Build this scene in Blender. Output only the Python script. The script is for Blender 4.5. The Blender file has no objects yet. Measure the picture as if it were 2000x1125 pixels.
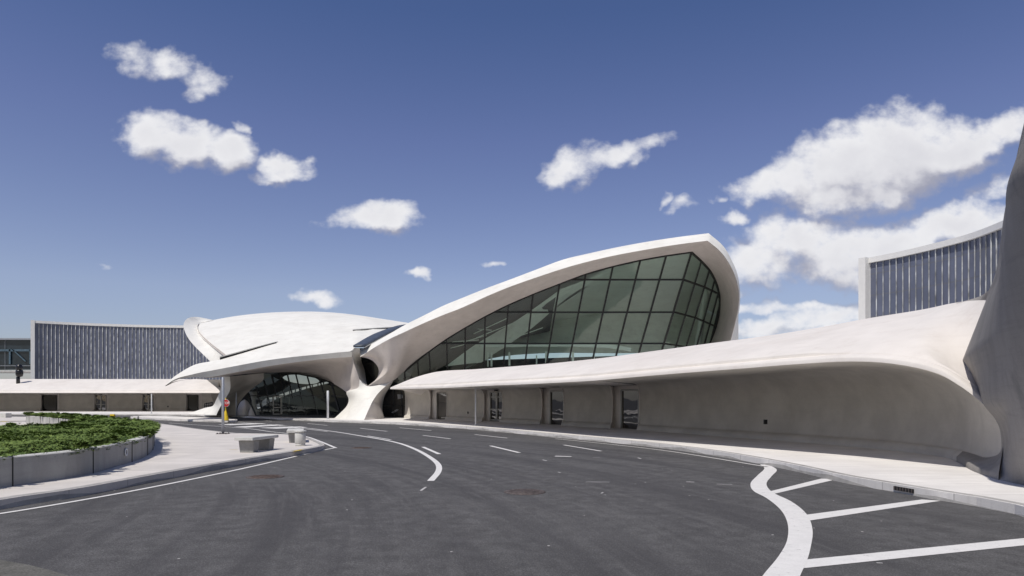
import bpy, math, random
import numpy as np
from mathutils import Vector, Matrix
random.seed(7); rng = np.random.default_rng(7)
R = math.radians
sc = bpy.context.scene
F, HZ, EYE = 1300.0, 779.0, 1.8

# ---------------------------------------------------------------- camera
cd = bpy.data.cameras.new('camera'); cam = bpy.data.objects.new('camera', cd)
sc.collection.objects.link(cam); sc.camera = cam
cam.location = (0, 0, EYE); cam.rotation_euler = (R(90), 0, 0)
cd.sensor_width = 36; cd.lens = 36*F/2000; cd.shift_y = (HZ-562.5)/2000
cd.clip_end = 9000; cd.clip_start = 0.1

# ---------------------------------------------------------------- sun
SUN = Vector((-0.25, -0.425, 0.866)).normalized()      # direction towards the sun
sl = bpy.data.lights.new('sun', 'SUN'); sl.energy = 3.45; sl.angle = R(0.55); sl.color = (1, .955, .875)
so = bpy.data.objects.new('sun', sl); sc.collection.objects.link(so)
so.rotation_euler = SUN.to_track_quat('Z', 'Y').to_euler()
sc.view_settings.view_transform = 'Standard'; sc.view_settings.look = 'None'
sc.view_settings.exposure = 0.0; sc.view_settings.gamma = 1

# ---------------------------------------------------------------- world: sky and clouds
wd = bpy.data.worlds.new('World'); sc.world = wd; wd.use_nodes = True
nt = wd.node_tree; nt.nodes.clear()
def nd(t, tree, **k):
    n = tree.nodes.new(t)
    for a, b in k.items(): setattr(n, a, b)
    return n
def mth(tree, op, a, b=None, c=None, clamp=False):
    n = nd('ShaderNodeMath', tree, operation=op, use_clamp=clamp)
    for i, v in enumerate((a, b, c)):
        if v is None: continue
        if isinstance(v, (int, float)): n.inputs[i].default_value = v
        else: tree.links.new(v, n.inputs[i])
    return n.outputs[0]
def vmt(tree, op, a, b=None, s=None):
    n = nd('ShaderNodeVectorMath', tree, operation=op)
    for i, v in enumerate((a, b)):
        if v is None: continue
        if isinstance(v, (tuple, list)): n.inputs[i].default_value = v
        else: tree.links.new(v, n.inputs[i])
    if s is not None: n.inputs['Scale'].default_value = s
    return n.outputs['Value'] if op in ('DOT_PRODUCT', 'LENGTH') else n.outputs[0]
# x, y, rx, ry (milliradian-like units of the far sky), tilt, strength
CL = [(268,122,52,30,18,.62),(335,124,48,30,5,.78),(400,160,52,30,10,.72),(378,182,30,20,0,.55),
 (300,268,80,48,5,1.15),(372,290,80,44,5,1.2),(445,298,68,38,5,1.15),(470,250,16,16,40,.5),
 (550,328,56,26,0,1.05),(512,346,30,10,0,.6),(738,422,98,30,-4,1.15),
 (1098,330,52,40,-35,.95),(1150,312,60,36,-20,.8),(1215,296,66,28,-12,.9),(1270,282,44,14,-14,.5),
 (1300,385,20,10,0,.6),(1332,402,36,18,0,.68),(1437,425,32,18,0,1.0),(1400,388,12,7,0,.4),
 (1490,366,66,36,-5,1.0),(1560,352,84,56,-12,1.15),(1660,320,120,84,-12,1.4),(1765,300,130,92,0,1.5),(1850,296,110,62,-8,1.3),(1930,272,80,38,-22,1.1),(1990,250,60,38,-15,1.0),
 (1620,392,120,42,0,1.1),(1710,378,110,46,-8,1.1),
 (1560,470,112,48,0,1.2),(1480,512,90,46,0,1.05),(1640,500,130,48,0,1.15),(1740,482,150,46,-5,1.15),(1870,446,140,40,-10,1.2),(1680,540,70,34,0,1.0),
 (1520,594,160,16,3,.8),(1620,612,120,24,-5,.95),(1490,640,150,24,-4,1.0),(1600,645,120,20,-4,.9),
 (820,533,32,14,0,1.0),(968,520,20,10,0,.7),(618,582,48,14,0,.75),(1948,368,60,26,-30,.62),(192,512,14,5,0,.4),(1600,534,20,14,0,.55)]
g = bpy.data.node_groups.new('cloud_density', 'ShaderNodeTree')
g.interface.new_socket('P', in_out='INPUT', socket_type='NodeSocketVector')
g.interface.new_socket('D', in_out='OUTPUT', socket_type='NodeSocketFloat'); g.interface.new_socket('B', in_out='OUTPUT', socket_type='NodeSocketFloat')
gi = nd('NodeGroupInput', g); go = nd('NodeGroupOutput', g)
P0 = gi.outputs[0]
def noise(tree, vec, scale, detail=2, rough=.5, dim='3D'):
    n = nd('ShaderNodeTexNoise', tree); n.noise_dimensions = dim
    n.inputs['Scale'].default_value = scale; n.inputs['Detail'].default_value = detail; n.inputs['Roughness'].default_value = rough
    if vec is not None: tree.links.new(vec, n.inputs['Vector'])
    return n
def warp(tree, p, scale, amt, detail=3):
    n = noise(tree, p, scale, detail, .55)
    w = vmt(tree, 'SUBTRACT', n.outputs['Color'], (.5, .5, .5))
    w = vmt(tree, 'SCALE', w, None, amt)
    w = vmt(tree, 'MULTIPLY', w, (1.2, .8, 0))
    return vmt(tree, 'ADD', p, w)
Pw = warp(g, P0, 13, .085, 4)
acc = None
for (x, y, rx, ry, rot, s) in CL:
    mp = nd('ShaderNodeMapping', g, vector_type='TEXTURE')
    mp.inputs['Location'].default_value = ((x-1000)/F, (HZ-y)/F, 0)
    mp.inputs['Rotation'].default_value = (0, 0, R(-rot))
    mp.inputs['Scale'].default_value = (rx/F*1.12, ry/F*1.10, 1)
    g.links.new(Pw, mp.inputs[0])
    d = vmt(g, 'DOT_PRODUCT', mp.outputs[0], mp.outputs[0])
    f = mth(g, 'MULTIPLY_ADD', d, -s, s)
    acc = f if acc is None else mth(g, 'SMOOTH_MAX', acc, f, .25)
fb = noise(g, vmt(g, 'MULTIPLY', P0, (1, 1.35, 1)), 30, 6, .56).outputs['Fac']
fb2 = mth(g, 'MULTIPLY', mth(g, 'SUBTRACT', fb, .5), 1.55)
base_ = acc; acc = mth(g, 'ADD', mth(g, 'MAXIMUM', acc, -.6), fb2); fs = noise(g, P0, 17, 3, .5).outputs['Fac']; g.links.new(mth(g, 'MULTIPLY_ADD', fs, .75, mth(g, 'MULTIPLY_ADD', fb, .55, base_)), go.inputs[1])
g.links.new(acc, go.inputs[0])
tc = nd('ShaderNodeTexCoord', nt)
sx = nd('ShaderNodeSeparateXYZ', nt); nt.links.new(tc.outputs['Generated'], sx.inputs[0])
yy = mth(nt, 'MAXIMUM', sx.outputs[1], .02)
cx = nd('ShaderNodeCombineXYZ', nt)
nt.links.new(mth(nt, 'DIVIDE', sx.outputs[0], yy), cx.inputs[0]); nt.links.new(mth(nt, 'DIVIDE', sx.outputs[2], yy), cx.inputs[1])
def dens(v):
    n = nt.nodes.new('ShaderNodeGroup'); n.node_tree = g; nt.links.new(v, n.inputs[0]); return n.outputs[0], n.outputs[1]
D1, B1 = dens(cx.outputs[0]); D2, B2 = dens(vmt(nt, 'ADD', cx.outputs[0], (-.010, .034, 0)))
def mrange(tree, v, a, b, c=0., d=1., smooth=True):
    n = nd('ShaderNodeMapRange', tree); n.interpolation_type = 'SMOOTHSTEP' if smooth else 'LINEAR'
    tree.links.new(v, n.inputs[0])
    for i, q in enumerate((a, b, c, d)): n.inputs[i+1].default_value = q
    return n.outputs[0]
cov = mrange(nt, D1, -.10, 1.05)
cov = mth(nt, 'MULTIPLY', cov, mrange(nt, sx.outputs[1], .05, .2))
lit = mth(nt, 'SUBTRACT', B1, B2)
lit = mrange(nt, lit, -.66, .26, .0, 1.)
core = mrange(nt, B1, 1.25, 2.4, 1., .58)
lit = mth(nt, 'MULTIPLY', lit, core)
cr = nd('ShaderNodeValToRGB', nt); nt.links.new(lit, cr.inputs[0])
cr.color_ramp.elements[0].color = (.36, .37, .46, 1); cr.color_ramp.elements[1].color = (.86, .86, .885, 1)
e = cr.color_ramp.elements.new(.45); e.color = (.66, .66, .71, 1)
sky = nd('ShaderNodeTexSky', nt, sky_type='NISHITA'); sky.sun_disc = False
sky.sun_elevation = math.asin(SUN.z); sky.sun_rotation = math.atan2(SUN.x, SUN.y)
sky.air_density = 1.0; sky.dust_density = .6; sky.ozone_density = 2.2
hs = nd('ShaderNodeHueSaturation', nt); hs.inputs['Saturation'].default_value = .93; nt.links.new(sky.outputs[0], hs.inputs['Color'])
tn = nd('ShaderNodeMix', nt, data_type='RGBA', blend_type='MULTIPLY'); tn.inputs[0].default_value = 1
nt.links.new(hs.outputs[0], tn.inputs[6])
sr = nd('ShaderNodeValToRGB', nt); nt.links.new(mrange(nt, sx.outputs[2], 0, 1, 0, 1, False), sr.inputs[0])
for k, (p_, c_) in enumerate(((.0, (1.02, 1.02, 1.22)), (.15, (1.38, 1.23, 1.36)), (.36, (1.07, 1.0, 1.31)), (.5, (.74, .84, 1.19)), (.8, (.62, .74, 1.10)))):
    e = sr.color_ramp.elements[k] if k < 2 else sr.color_ramp.elements.new(p_)
    e.position = p_; e.color = tuple(q/1.5 for q in c_)+(1,)
sv = vmt(nt, 'SCALE', sr.outputs[0], None, 1.5); nt.links.new(sv, tn.inputs[7])
b1 = nd('ShaderNodeBackground', nt); b1.inputs[1].default_value = .075
hz = nd('ShaderNodeMix', nt, data_type='RGBA'); nt.links.new(mrange(nt, sx.outputs[1], -.4, .02, 1, 0), hz.inputs[0]); hz.inputs[6].default_value = (1, 1, 1, 1); hz.inputs[7].default_value = (1.12, 1.0, .78, 1)  # warm tint added to the unseen sky behind the camera, warms the fill
nt.links.new(vmt(nt, 'MULTIPLY', tn.outputs[2], hz.outputs[2]), b1.inputs[0])
b2 = nd('ShaderNodeBackground', nt); b2.inputs[1].default_value = 1.0; nt.links.new(cr.outputs[0], b2.inputs[0])
mx = nd('ShaderNodeMixShader', nt); nt.links.new(cov, mx.inputs[0]); nt.links.new(b1.outputs[0], mx.inputs[1]); nt.links.new(b2.outputs[0], mx.inputs[2])
wo = nd('ShaderNodeOutputWorld', nt); nt.links.new(mx.outputs[0], wo.inputs[0])
sc.cycles.max_bounces = 8; sc.cycles.transparent_max_bounces = 12; sc.cycles.sample_clamp_indirect = 4

# ---------------------------------------------------------------- materials
def material(name, col, rough=.7, spec=.4, metal=0, scale=1.0, var=.12, bump=0, bscale=40, stretch=(1, 1, 1), fine=0, fscale=90, col2=None, extra=None):
    m = bpy.data.materials.new(name); m.use_nodes = True; t = m.node_tree; p = t.nodes['Principled BSDF']
    p.inputs['Roughness'].default_value = rough; p.inputs['Metallic'].default_value = metal
    p.inputs['Specular IOR Level'].default_value = spec
    co = nd('ShaderNodeTexCoord', t); v = vmt(t, 'MULTIPLY', co.outputs['Object'], stretch)
    n = noise(t, v, scale, 6, .6)
    f = mrange(t, n.outputs['Fac'], .3, .7)
    mixn = nd('ShaderNodeMix', t, data_type='RGBA')
    c2 = col2 or tuple(c*(1-var) for c in col)
    c1 = tuple(min(1, c*(1+var*.4)) for c in col) if not col2 else col
    mixn.inputs[6].default_value = (*c1, 1); mixn.inputs[7].default_value = (*c2, 1)
    t.links.new(f, mixn.inputs[0]); out = mixn.outputs[2]
    if fine:
        n2 = noise(t, co.outputs['Object'], fscale, 2, .6)
        k = mrange(t, n2.outputs['Fac'], .25, .75, 1-fine, 1+fine, False)
        out = vmt(t, 'SCALE', out); t.links.new(k, out.node.inputs['Scale'])
    if extra: out = extra(t, co, out)
    t.links.new(out, p.inputs['Base Color'])
    if bump:
        n3 = noise(t, co.outputs['Object'], bscale, 5, .6)
        b = nd('ShaderNodeBump', t); b.inputs['Strength'].default_value = bump; b.inputs['Distance'].default_value = .02
        t.links.new(n3.outputs['Fac'], b.inputs['Height']); t.links.new(b.outputs[0], p.inputs['Normal'])
    return m
def mixc(t, fac, a, b):
    m = nd('ShaderNodeMix', t, data_type='RGBA')
    t.links.new(fac, m.inputs[0]) if not isinstance(fac, float) else None
    for i, q in ((6, a), (7, b)):
        if isinstance(q, tuple): m.inputs[i].default_value = (*q, 1)
        else: t.links.new(q, m.inputs[i])
    return m.outputs[2]
def patina(amount, tint):
    def f(t, co, out):
        a = noise(t, vmt(t, 'MULTIPLY', co.outputs['Object'], (1, 1, .35)), 1.7, 8, .68).outputs['Fac']
        out = mixc(t, mrange(t, a, .52, .74, 0, amount), out, tint)
        b = noise(t, co.outputs['Object'], .22, 5, .6).outputs['Fac']
        out = mixc(t, mrange(t, b, .45, .7, 0, amount*.6), out, tint)
        c = noise(t, vmt(t, 'MULTIPLY', co.outputs['Object'], (.5, .5, 7)), 1.3, 4, .6).outputs['Fac']
        return mixc(t, mrange(t, c, .5, .75, 0, amount*.55), out, tint)
    return f
M = {}
M['shell'] = material('shell_concrete', (.80, .785, .745), .75, .25, scale=.5, var=.07, bump=.25, bscale=6, fine=.03, fscale=30, extra=patina(.5, (.62, .585, .535)))
M['wing'] = material('painted_concrete', (.765, .72, .68), .72, .25, scale=.8, var=.06, bump=.3, bscale=5, fine=.03, fscale=40, extra=patina(.45, (.60, .54, .495)))
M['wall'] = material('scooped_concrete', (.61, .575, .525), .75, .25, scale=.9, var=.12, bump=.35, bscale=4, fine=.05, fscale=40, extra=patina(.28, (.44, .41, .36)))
M['soffit'] = material('brown_soffit_concrete', (.66, .60, .56), .8, .2, scale=.7, var=.1, bump=.35, bscale=5, fine=.05, fscale=30, extra=patina(.6, (.52, .46, .42)))  # browner, darker tone than the shell
M['fin'] = material('shaded_weathered_concrete', (.33, .308, .288), .8, .2, scale=1.2, var=.16, bump=.4, bscale=6, stretch=(1, 1, .25), fine=.07, fscale=40, extra=patina(.6, (.19, .185, .18)))  # dark base carries the shade of fin and foot, over weathering streaks
M['planterwall'] = material('planter_concrete', (.37, .365, .355), .85, .2, scale=2.2, var=.14, bump=.4, bscale=20, stretch=(1, 1, .25), fine=.1, fscale=70, extra=patina(.5, (.22, .215, .205)))
M['grey'] = material('bare_concrete', (.50, .49, .47), .85, .2, scale=2.5, var=.2, bump=.4, bscale=20, stretch=(1, 1, .3), fine=.1, fscale=70, extra=patina(.5, (.33, .32, .31)))
M['leg'] = material('shaded_cast_concrete', (.30, .295, .285), .85, .2, scale=4, var=.15, bump=.4, bscale=40, fine=.1, fscale=120)  # darker copy of the seat concrete; shade under the slab is in the colour
M['bench'] = material('cast_concrete', (.62, .61, .58), .8, .2, scale=4, var=.12, bump=.4, bscale=40, fine=.12, fscale=120)
def paving(t, co, out):
    s = nd('ShaderNodeSeparateXYZ', t); t.links.new(co.outputs['Object'], s.inputs[0])
    # expansion joints every 1.5 m, a strip of different tone between
    w = mth(t, 'MULTIPLY_ADD', s.outputs[0], .13, mth(t, 'MULTIPLY', s.outputs[1], .99))
    fr = mth(t, 'FRACT', mth(t, 'DIVIDE', w, 1.55))
    j = mth(t, 'LESS_THAN', fr, .012)
    idn = noise(t, None, 1.0, 0); cb = nd('ShaderNodeCombineXYZ', t)
    t.links.new(mth(t, 'FLOOR', mth(t, 'DIVIDE', w, 1.55)), cb.inputs[0]); t.links.new(mth(t, 'FLOOR', mth(t, 'DIVIDE', s.outputs[0], 1.9)), cb.inputs[1])
    wn = nd('ShaderNodeTexWhiteNoise', t); t.links.new(cb.outputs[0], wn.inputs[0])
    out = mixc(t, mrange(t, wn.outputs[0], 0, 1, 0, .22, False), out, (.45, .42, .40))
    st = noise(t, vmt(t, 'MULTIPLY', co.outputs['Object'], (.6, 5, 1)), 1.4, 5, .6).outputs['Fac']
    out = mixc(t, mrange(t, st, .45, .75, 0, .28), out, (.47, .43, .41))
    return mixc(t, mth(t, 'MULTIPLY', j, .6), out, (.30, .28, .27))
M['paving'] = material('pavement_concrete', (.68, .635, .595), .85, .2, scale=1.1, var=.10, bump=.2, bscale=60, fine=.06, fscale=60, extra=paving)
M['pavement'] = material('sidewalk_concrete', (.83, .80, .77), .85, .2, scale=.9, var=.08, bump=.2, bscale=50, fine=.05, fscale=60, extra=paving)
M['kerb'] = material('kerb_concrete', (.42, .405, .39), .85, .2, scale=2.2, var=.28, bump=.5, bscale=30, fine=.12, fscale=60, extra=patina(.6, (.30, .285, .27)))
def asphalt(t, co, out):
    # swirling tyre tracks: noise stretched along arcs round a far centre
    s = nd('ShaderNodeSeparateXYZ', t); t.links.new(co.outputs['Object'], s.inputs[0])
    dx = mth(t, 'ADD', s.outputs[0], 30.); dy = mth(t, 'SUBTRACT', s.outputs[1], 2.)
    rr = mth(t, 'SQRT', mth(t, 'ADD', mth(t, 'MULTIPLY', dx, dx), mth(t, 'MULTIPLY', dy, dy)))
    an = mth(t, 'ARCTAN2', dy, dx)
    cb = nd('ShaderNodeCombineXYZ', t); t.links.new(rr, cb.inputs[0]); t.links.new(mth(t, 'MULTIPLY', an, 2.2), cb.inputs[1])
    a = noise(t, warp(t, cb.outputs[0], .25, 2.2, 2), 1.15, 5, .6).outputs['Fac']
    out = mixc(t, mrange(t, a, .40, .66, 0, .85), out, (.092, .089, .092))
    a3 = noise(t, cb.outputs[0], 4.5, 3, .6).outputs['Fac']
    out = mixc(t, mrange(t, a3, .52, .72, 0, .55), out, (.17, .165, .165))
    a2 = noise(t, co.outputs['Object'], .16, 4, .5).outputs['Fac']
    out = mixc(t, mrange(t, a2, .5, .72, 0, .6), out, (.165, .16, .161))
    v = nd('ShaderNodeTexVoronoi', t); v.inputs['Scale'].default_value = 55; t.links.new(co.outputs['Object'], v.inputs['Vector'])
    sp = mrange(t, v.outputs['Distance'], .0, .5, 1.35, .7, False)
    o = vmt(t, 'SCALE', out); t.links.new(sp, o.node.inputs['Scale']); out = o
    # rare pale specks of grit
    v2 = nd('ShaderNodeTexVoronoi', t); v2.inputs['Scale'].default_value = 1.9; t.links.new(co.outputs['Object'], v2.inputs['Vector'])
    return mixc(t, mth(t, 'LESS_THAN', v2.outputs['Distance'], .034), out, (.5, .48, .46))
M['asphalt'] = material('asphalt', (.145, .141, .142), .86, .22, scale=3, var=.25, bump=.6, bscale=70, fine=.28, fscale=38, extra=asphalt)
M['asphalt_old'] = material('old_asphalt', (.15, .145, .132), .9, .2, scale=3, var=.25, bump=.6, bscale=90, fine=.35, fscale=45)
def worn(t, co, out):
    a = noise(t, co.outputs['Object'], 9, 8, .75).outputs['Fac']
    return mixc(t, mrange(t, a, .58, .70, 0, .75), out, (.22, .21, .21))
M['paint'] = material('road_paint', (.74, .72, .70), .7, .3, scale=5, var=.06, fine=.06, fscale=50, extra=worn)
M['paintw'] = material('worn_road_paint', (.62, .60, .585), .7, .3, scale=3, var=.3, fine=.1, fscale=50, extra=worn)
M['white'] = material('white_paint', (.82, .81, .79), .5, .4, scale=2, var=.04)
M['black'] = material('black_metal', (.012, .012, .014), .3, .5, scale=2, var=.2)
M['frame'] = material('dark_window_frame', (.022, .022, .022), .45, .4, scale=2, var=.2)
M['dframe'] = material('aluminium_door_frame', (.35, .34, .32), .4, .5, metal=.6, scale=2, var=.1)
M['steel'] = material('galvanised_steel', (.42, .44, .48), .5, .5, metal=.5, scale=8, var=.15)
M['pale_steel'] = material('pale_post_paint', (.70, .71, .73), .5, .4, scale=4, var=.08)
M['truss'] = material('dark_blue_truss', (.09, .14, .18), .5, .4, scale=3, var=.3)
M['red'] = material('sign_red', (.55, .03, .035), .45, .4, scale=4, var=.1)
M['yellow'] = material('traffic_yellow', (.80, .56, .03), .6, .3, scale=5, var=.15)
M['rust'] = material('rusty_iron', (.15, .112, .097), .8, .3, metal=.2, scale=14, var=.5, fine=.3, fscale=60)
M['iron'] = material('dull_iron', (.115, .095, .092), .8, .3, scale=8, var=.4, fine=.3, fscale=60)
M['soil'] = material('dark_soil', (.030, .025, .016), .95, .1, scale=6, var=.4)
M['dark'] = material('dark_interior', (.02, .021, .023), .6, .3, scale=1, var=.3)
M['inner'] = material('interior_concrete', (.84, .84, .80), .8, .2, scale=.5, var=.12, extra=patina(.4, (.45, .43, .40)))
M['ceil_shade'] = material('ceiling_shade_grey', (.06, .06, .058), .8, .2, scale=.6, var=.3)
M['floor'] = material('interior_floor', (.30, .29, .27), .5, .4, scale=1, var=.2)
def glass(name, tint, gloss, rough=.02, base=.06):
    m = bpy.data.materials.new(name); m.use_nodes = True; t = m.node_tree; t.nodes.clear()
    tr = nd('ShaderNodeBsdfTransparent', t); tr.inputs[0].default_value = (*tint, 1)
    gl = nd('ShaderNodeBsdfGlossy', t); gl.inputs[0].default_value = (*gloss, 1); gl.inputs['Roughness'].default_value = rough
    ge = nd('ShaderNodeNewGeometry', t); ca = mth(t, 'ABSOLUTE', vmt(t, 'DOT_PRODUCT', ge.outputs['Incoming'], ge.outputs['Normal']))
    sch = mth(t, 'POWER', mth(t, 'SUBTRACT', 1.0, ca, clamp=True), 5.0)
    f = mth(t, 'MULTIPLY_ADD', sch, .94, .045+base, clamp=True)
    co = nd('ShaderNodeTexCoord', t); n = noise(t, co.outputs['Object'], .45, 3, .5)
    b = nd('ShaderNodeBump', t); b.inputs['Strength'].default_value = .12; b.inputs['Distance'].default_value = .12
    t.links.new(n.outputs['Fac'], b.inputs['Height']); t.links.new(b.outputs[0], gl.inputs['Normal'])
    mm = nd('ShaderNodeMixShader', t); t.links.new(f, mm.inputs[0]); t.links.new(tr.outputs[0], mm.inputs[1]); t.links.new(gl.outputs[0], mm.inputs[2])
    o = nd('ShaderNodeOutputMaterial', t); t.links.new(mm.outputs[0], o.inputs[0]); return m
M['glass'] = glass('green_tinted_glass', (.77, .90, .83), (.80, .86, .82), base=.03)
M['bluestrip'] = material('skylight_glass', (.07, .085, .115), .5, .4, scale=2, var=.2)
M['archglass'] = glass('dark_arch_glass', (.55, .60, .58), (.6, .66, .64), base=.02)
M['doorglass'] = glass('dark_door_glass', (.05, .05, .055), (.8, .8, .8), base=.16)
M['backglass'] = material('opaque_dark_glass', (.010, .011, .013), .12, .5, scale=2, var=.3)
# curtain wall of the crescent buildings: rows and bays varying in tone
def curtain(t, co, out):
    s = nd('ShaderNodeSeparateXYZ', t); t.links.new(co.outputs['UV'], s.inputs[0])
    cb = nd('ShaderNodeCombineXYZ', t)
    t.links.new(mth(t, 'FLOOR', s.outputs[0]), cb.inputs[0]); t.links.new(mth(t, 'FLOOR', s.outputs[1]), cb.inputs[1])
    wn = nd('ShaderNodeTexWhiteNoise', t); t.links.new(cb.outputs[0], wn.inputs[0])
    out = mixc(t, mrange(t, wn.outputs[0], 0, 1, 0, .5, False), out, (.105, .12, .175))
    bl = noise(t, co.outputs['Object'], .22, 3, .5).outputs['Fac']
    out = mixc(t, mrange(t, bl, .58, .75, 0, .35), out, (.15, .145, .13))
    fy = mth(t, 'FRACT', s.outputs[1])
    return mixc(t, mth(t, 'MULTIPLY', mth(t, 'LESS_THAN', fy, .07), .6), out, (.14, .145, .17))
M['curtain'] = material('blue_curtain_glass', (.15, .165, .23), .22, .5, scale=.4, var=.2, extra=curtain)
M['bridgeglass'] = material('bridge_glass', (.022, .034, .046), .15, .5, scale=.4, var=.4)
M['mullion'] = material('silver_mullion', (.62, .63, .63), .45, .4, metal=0, scale=1.1, var=.75, stretch=(3, 3, 1.0))
def leafm(name, a, b):
    m = bpy.data.materials.new(name); m.use_nodes = True; t = m.node_tree; p = t.nodes['Principled BSDF']
    p.inputs['Roughness'].default_value = .65; p.inputs['Specular IOR Level'].default_value = .25
    at = nd('ShaderNodeAttribute', t); at.attribute_name = 'tone'
    out = mixc(t, at.outputs['Fac'], a, b); t.links.new(out, p.inputs['Base Color'])
    return m
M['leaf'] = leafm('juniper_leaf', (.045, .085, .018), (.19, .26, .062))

# ---------------------------------------------------------------- helpers
def at(px, py, d): return Vector(((px-1000)/F*d, d, EYE+(HZ-py)/F*d))
def gp(px, py, z=0.0):
    d = (EYE-z)*F/(py-HZ); return Vector(((px-1000)/F*d, d, z))
def link(o, parent=None):
    sc.collection.objects.link(o)
    if parent is not None: o.parent = parent; o.matrix_parent_inverse = parent.matrix_world.inverted()
    return o
def tag(o, label=None, cat=None, group=None, kind=None):
    if label: o['label'] = label
    if cat: o['category'] = cat
    if group: o['group'] = group
    if kind: o['kind'] = kind
    return o
def empty(name, loc, label, cat, group=None):
    o = bpy.data.objects.new(name, None); sc.collection.objects.link(o); o.location = loc; o.empty_display_size = .5
    bpy.context.view_layer.update(); return tag(o, label, cat, group)
class MB:
    def __init__(s): s.v = []; s.f = []; s.sm = []
    def quadgrid(s, rows, smooth=True, closed=False, flip=False):
        b = len(s.v); n = len(rows[0])
        for r in rows: s.v += [tuple(p) for p in r]
        for i in range(len(rows)-1):
            for j in range(n-1 if not closed else n):
                k = (j+1) % n; q = (b+i*n+j, b+i*n+k, b+(i+1)*n+k, b+(i+1)*n+j)
                s.f.append(q[::-1] if flip else q); s.sm.append(smooth)
        return s
    def poly(s, pts, smooth=False):
        b = len(s.v); s.v += [tuple(p) for p in pts]; s.f.append(tuple(range(b, b+len(pts)))); s.sm.append(smooth); return s
    def box(s, c, size, rz=0, taper=1.0, ax=None):
        cx_, cy_, cz_ = c; hx, hy, hz = size[0]/2, size[1]/2, size[2]/2; b = len(s.v)
        for z in (-1, 1):
            t = taper if z < 0 else 1.0
            for x, y in ((-1, -1), (1, -1), (1, 1), (-1, 1)):
                X, Y = x*hx*t, y*hy*t
                s.v.append((cx_+X*math.cos(rz)-Y*math.sin(rz), cy_+X*math.sin(rz)+Y*math.cos(rz), cz_+z*hz))
        for q in ((0, 3, 2, 1), (4, 5, 6, 7), (0, 1, 5, 4), (1, 2, 6, 5), (2, 3, 7, 6), (3, 0, 4, 7)):
            s.f.append(tuple(b+i for i in q)); s.sm.append(False)
        return s
    def bar(s, a, b_, w, dpt=None, up=None):
        a, b_ = Vector(a), Vector(b_); t = (b_-a).normalized(); up = up or Vector((0, 1, 0))
        u = t.cross(up); u = u.normalized() if u.length > 1e-4 else t.cross(Vector((0, 0, 1))).normalized()
        n = u.cross(t).normalized(); dpt = dpt or w; b = len(s.v)
        for p in (a, b_):
            for i, j in ((-1, -1), (1, -1), (1, 1), (-1, 1)): s.v.append(tuple(p+u*i*w/2+n*j*dpt/2))
        for q in ((0, 3, 2, 1), (4, 5, 6, 7), (0, 1, 5, 4), (1, 2, 6, 5), (2, 3, 7, 6), (3, 0, 4, 7)):
            s.f.append(tuple(b+i for i in q)); s.sm.append(False)
        return s
    def lathe(s, c, prof, n=24, axis='z'):
        rows = []
        for r, z in prof:
            rw = []
            for i in range(n):
                a = 2*math.pi*i/n
                p = (math.cos(a)*r, math.sin(a)*r, z) if axis == 'z' else (math.cos(a)*r, z, math.sin(a)*r)
                rw.append((c[0]+p[0], c[1]+p[1], c[2]+p[2]))
            rows.append(rw)
        s.quadgrid(rows, closed=True); return s
    def build(s, name, m, parent=None, solid=0, off=0, merge=False, bevel=0, uv=None):
        me = bpy.data.meshes.new(name); me.from_pydata(s.v, [], s.f); me.update()
        me.polygons.foreach_set('use_smooth', s.sm)
        o = bpy.data.objects.new(name, me); me.materials.append(m)
        if uv:
            l = me.uv_layers.new(name='UVMap')
            for p in me.polygons:
                for li, vi in zip(p.loop_indices, p.vertices): l.data[li].uv = uv[vi]
        if parent is not None:
            w_ = Vector((0, 0, 0)); q_ = parent
            while q_ is not None: w_ += Vector(q_.location); q_ = q_.parent
            me.transform(Matrix.Translation(-w_)); sc.collection.objects.link(o); o.parent = parent
        else:
            sc.collection.objects.link(o)
        if merge:
            import bmesh
            bm = bmesh.new(); bm.from_mesh(me); bmesh.ops.remove_doubles(bm, verts=bm.verts, dist=.004); bm.to_mesh(me); bm.free()
        if solid:
            md = o.modifiers.new('thickness', 'SOLIDIFY'); md.thickness = solid; md.offset = off
        if bevel:
            md = o.modifiers.new('bevel', 'BEVEL'); md.width = bevel; md.segments = 2; md.limit_method = 'ANGLE'
        return o
def spl(pts, n, smooth=True):
    P = np.array([tuple(p) for p in pts], float)
    if len(P) == 2 or not smooth:
        c = np.r_[0, np.cumsum(np.linalg.norm(np.diff(P, axis=0), axis=1)+1e-9)]
        t = np.linspace(0, c[-1], n); return [Vector([np.interp(x, c, P[:, k]) for k in range(P.shape[1])]) for x in t]
    c = np.r_[0, np.cumsum(np.sqrt(np.linalg.norm(np.diff(P, axis=0), axis=1))+1e-6)]
    sl_ = np.gradient(P, c, axis=0) if len(P) > 2 else np.diff(P, axis=0)
    tt = np.linspace(0, c[-1], n*6); out = []
    for x in tt:
        i = min(len(c)-2, max(0, int(np.searchsorted(c, x)-1))); h = c[i+1]-c[i]; u = (x-c[i])/h
        out.append((2*u**3-3*u**2+1)*P[i]+(u**3-2*u**2+u)*h*sl_[i]+(-2*u**3+3*u**2)*P[i+1]+(u**3-u**2)*h*sl_[i+1])
    Q = np.array(out); c = np.r_[0, np.cumsum(np.linalg.norm(np.diff(Q, axis=0), axis=1))]
    t = np.linspace(0, c[-1], n); return [Vector([np.interp(x, c, Q[:, k]) for k in range(Q.shape[1])]) for x in t]
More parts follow.
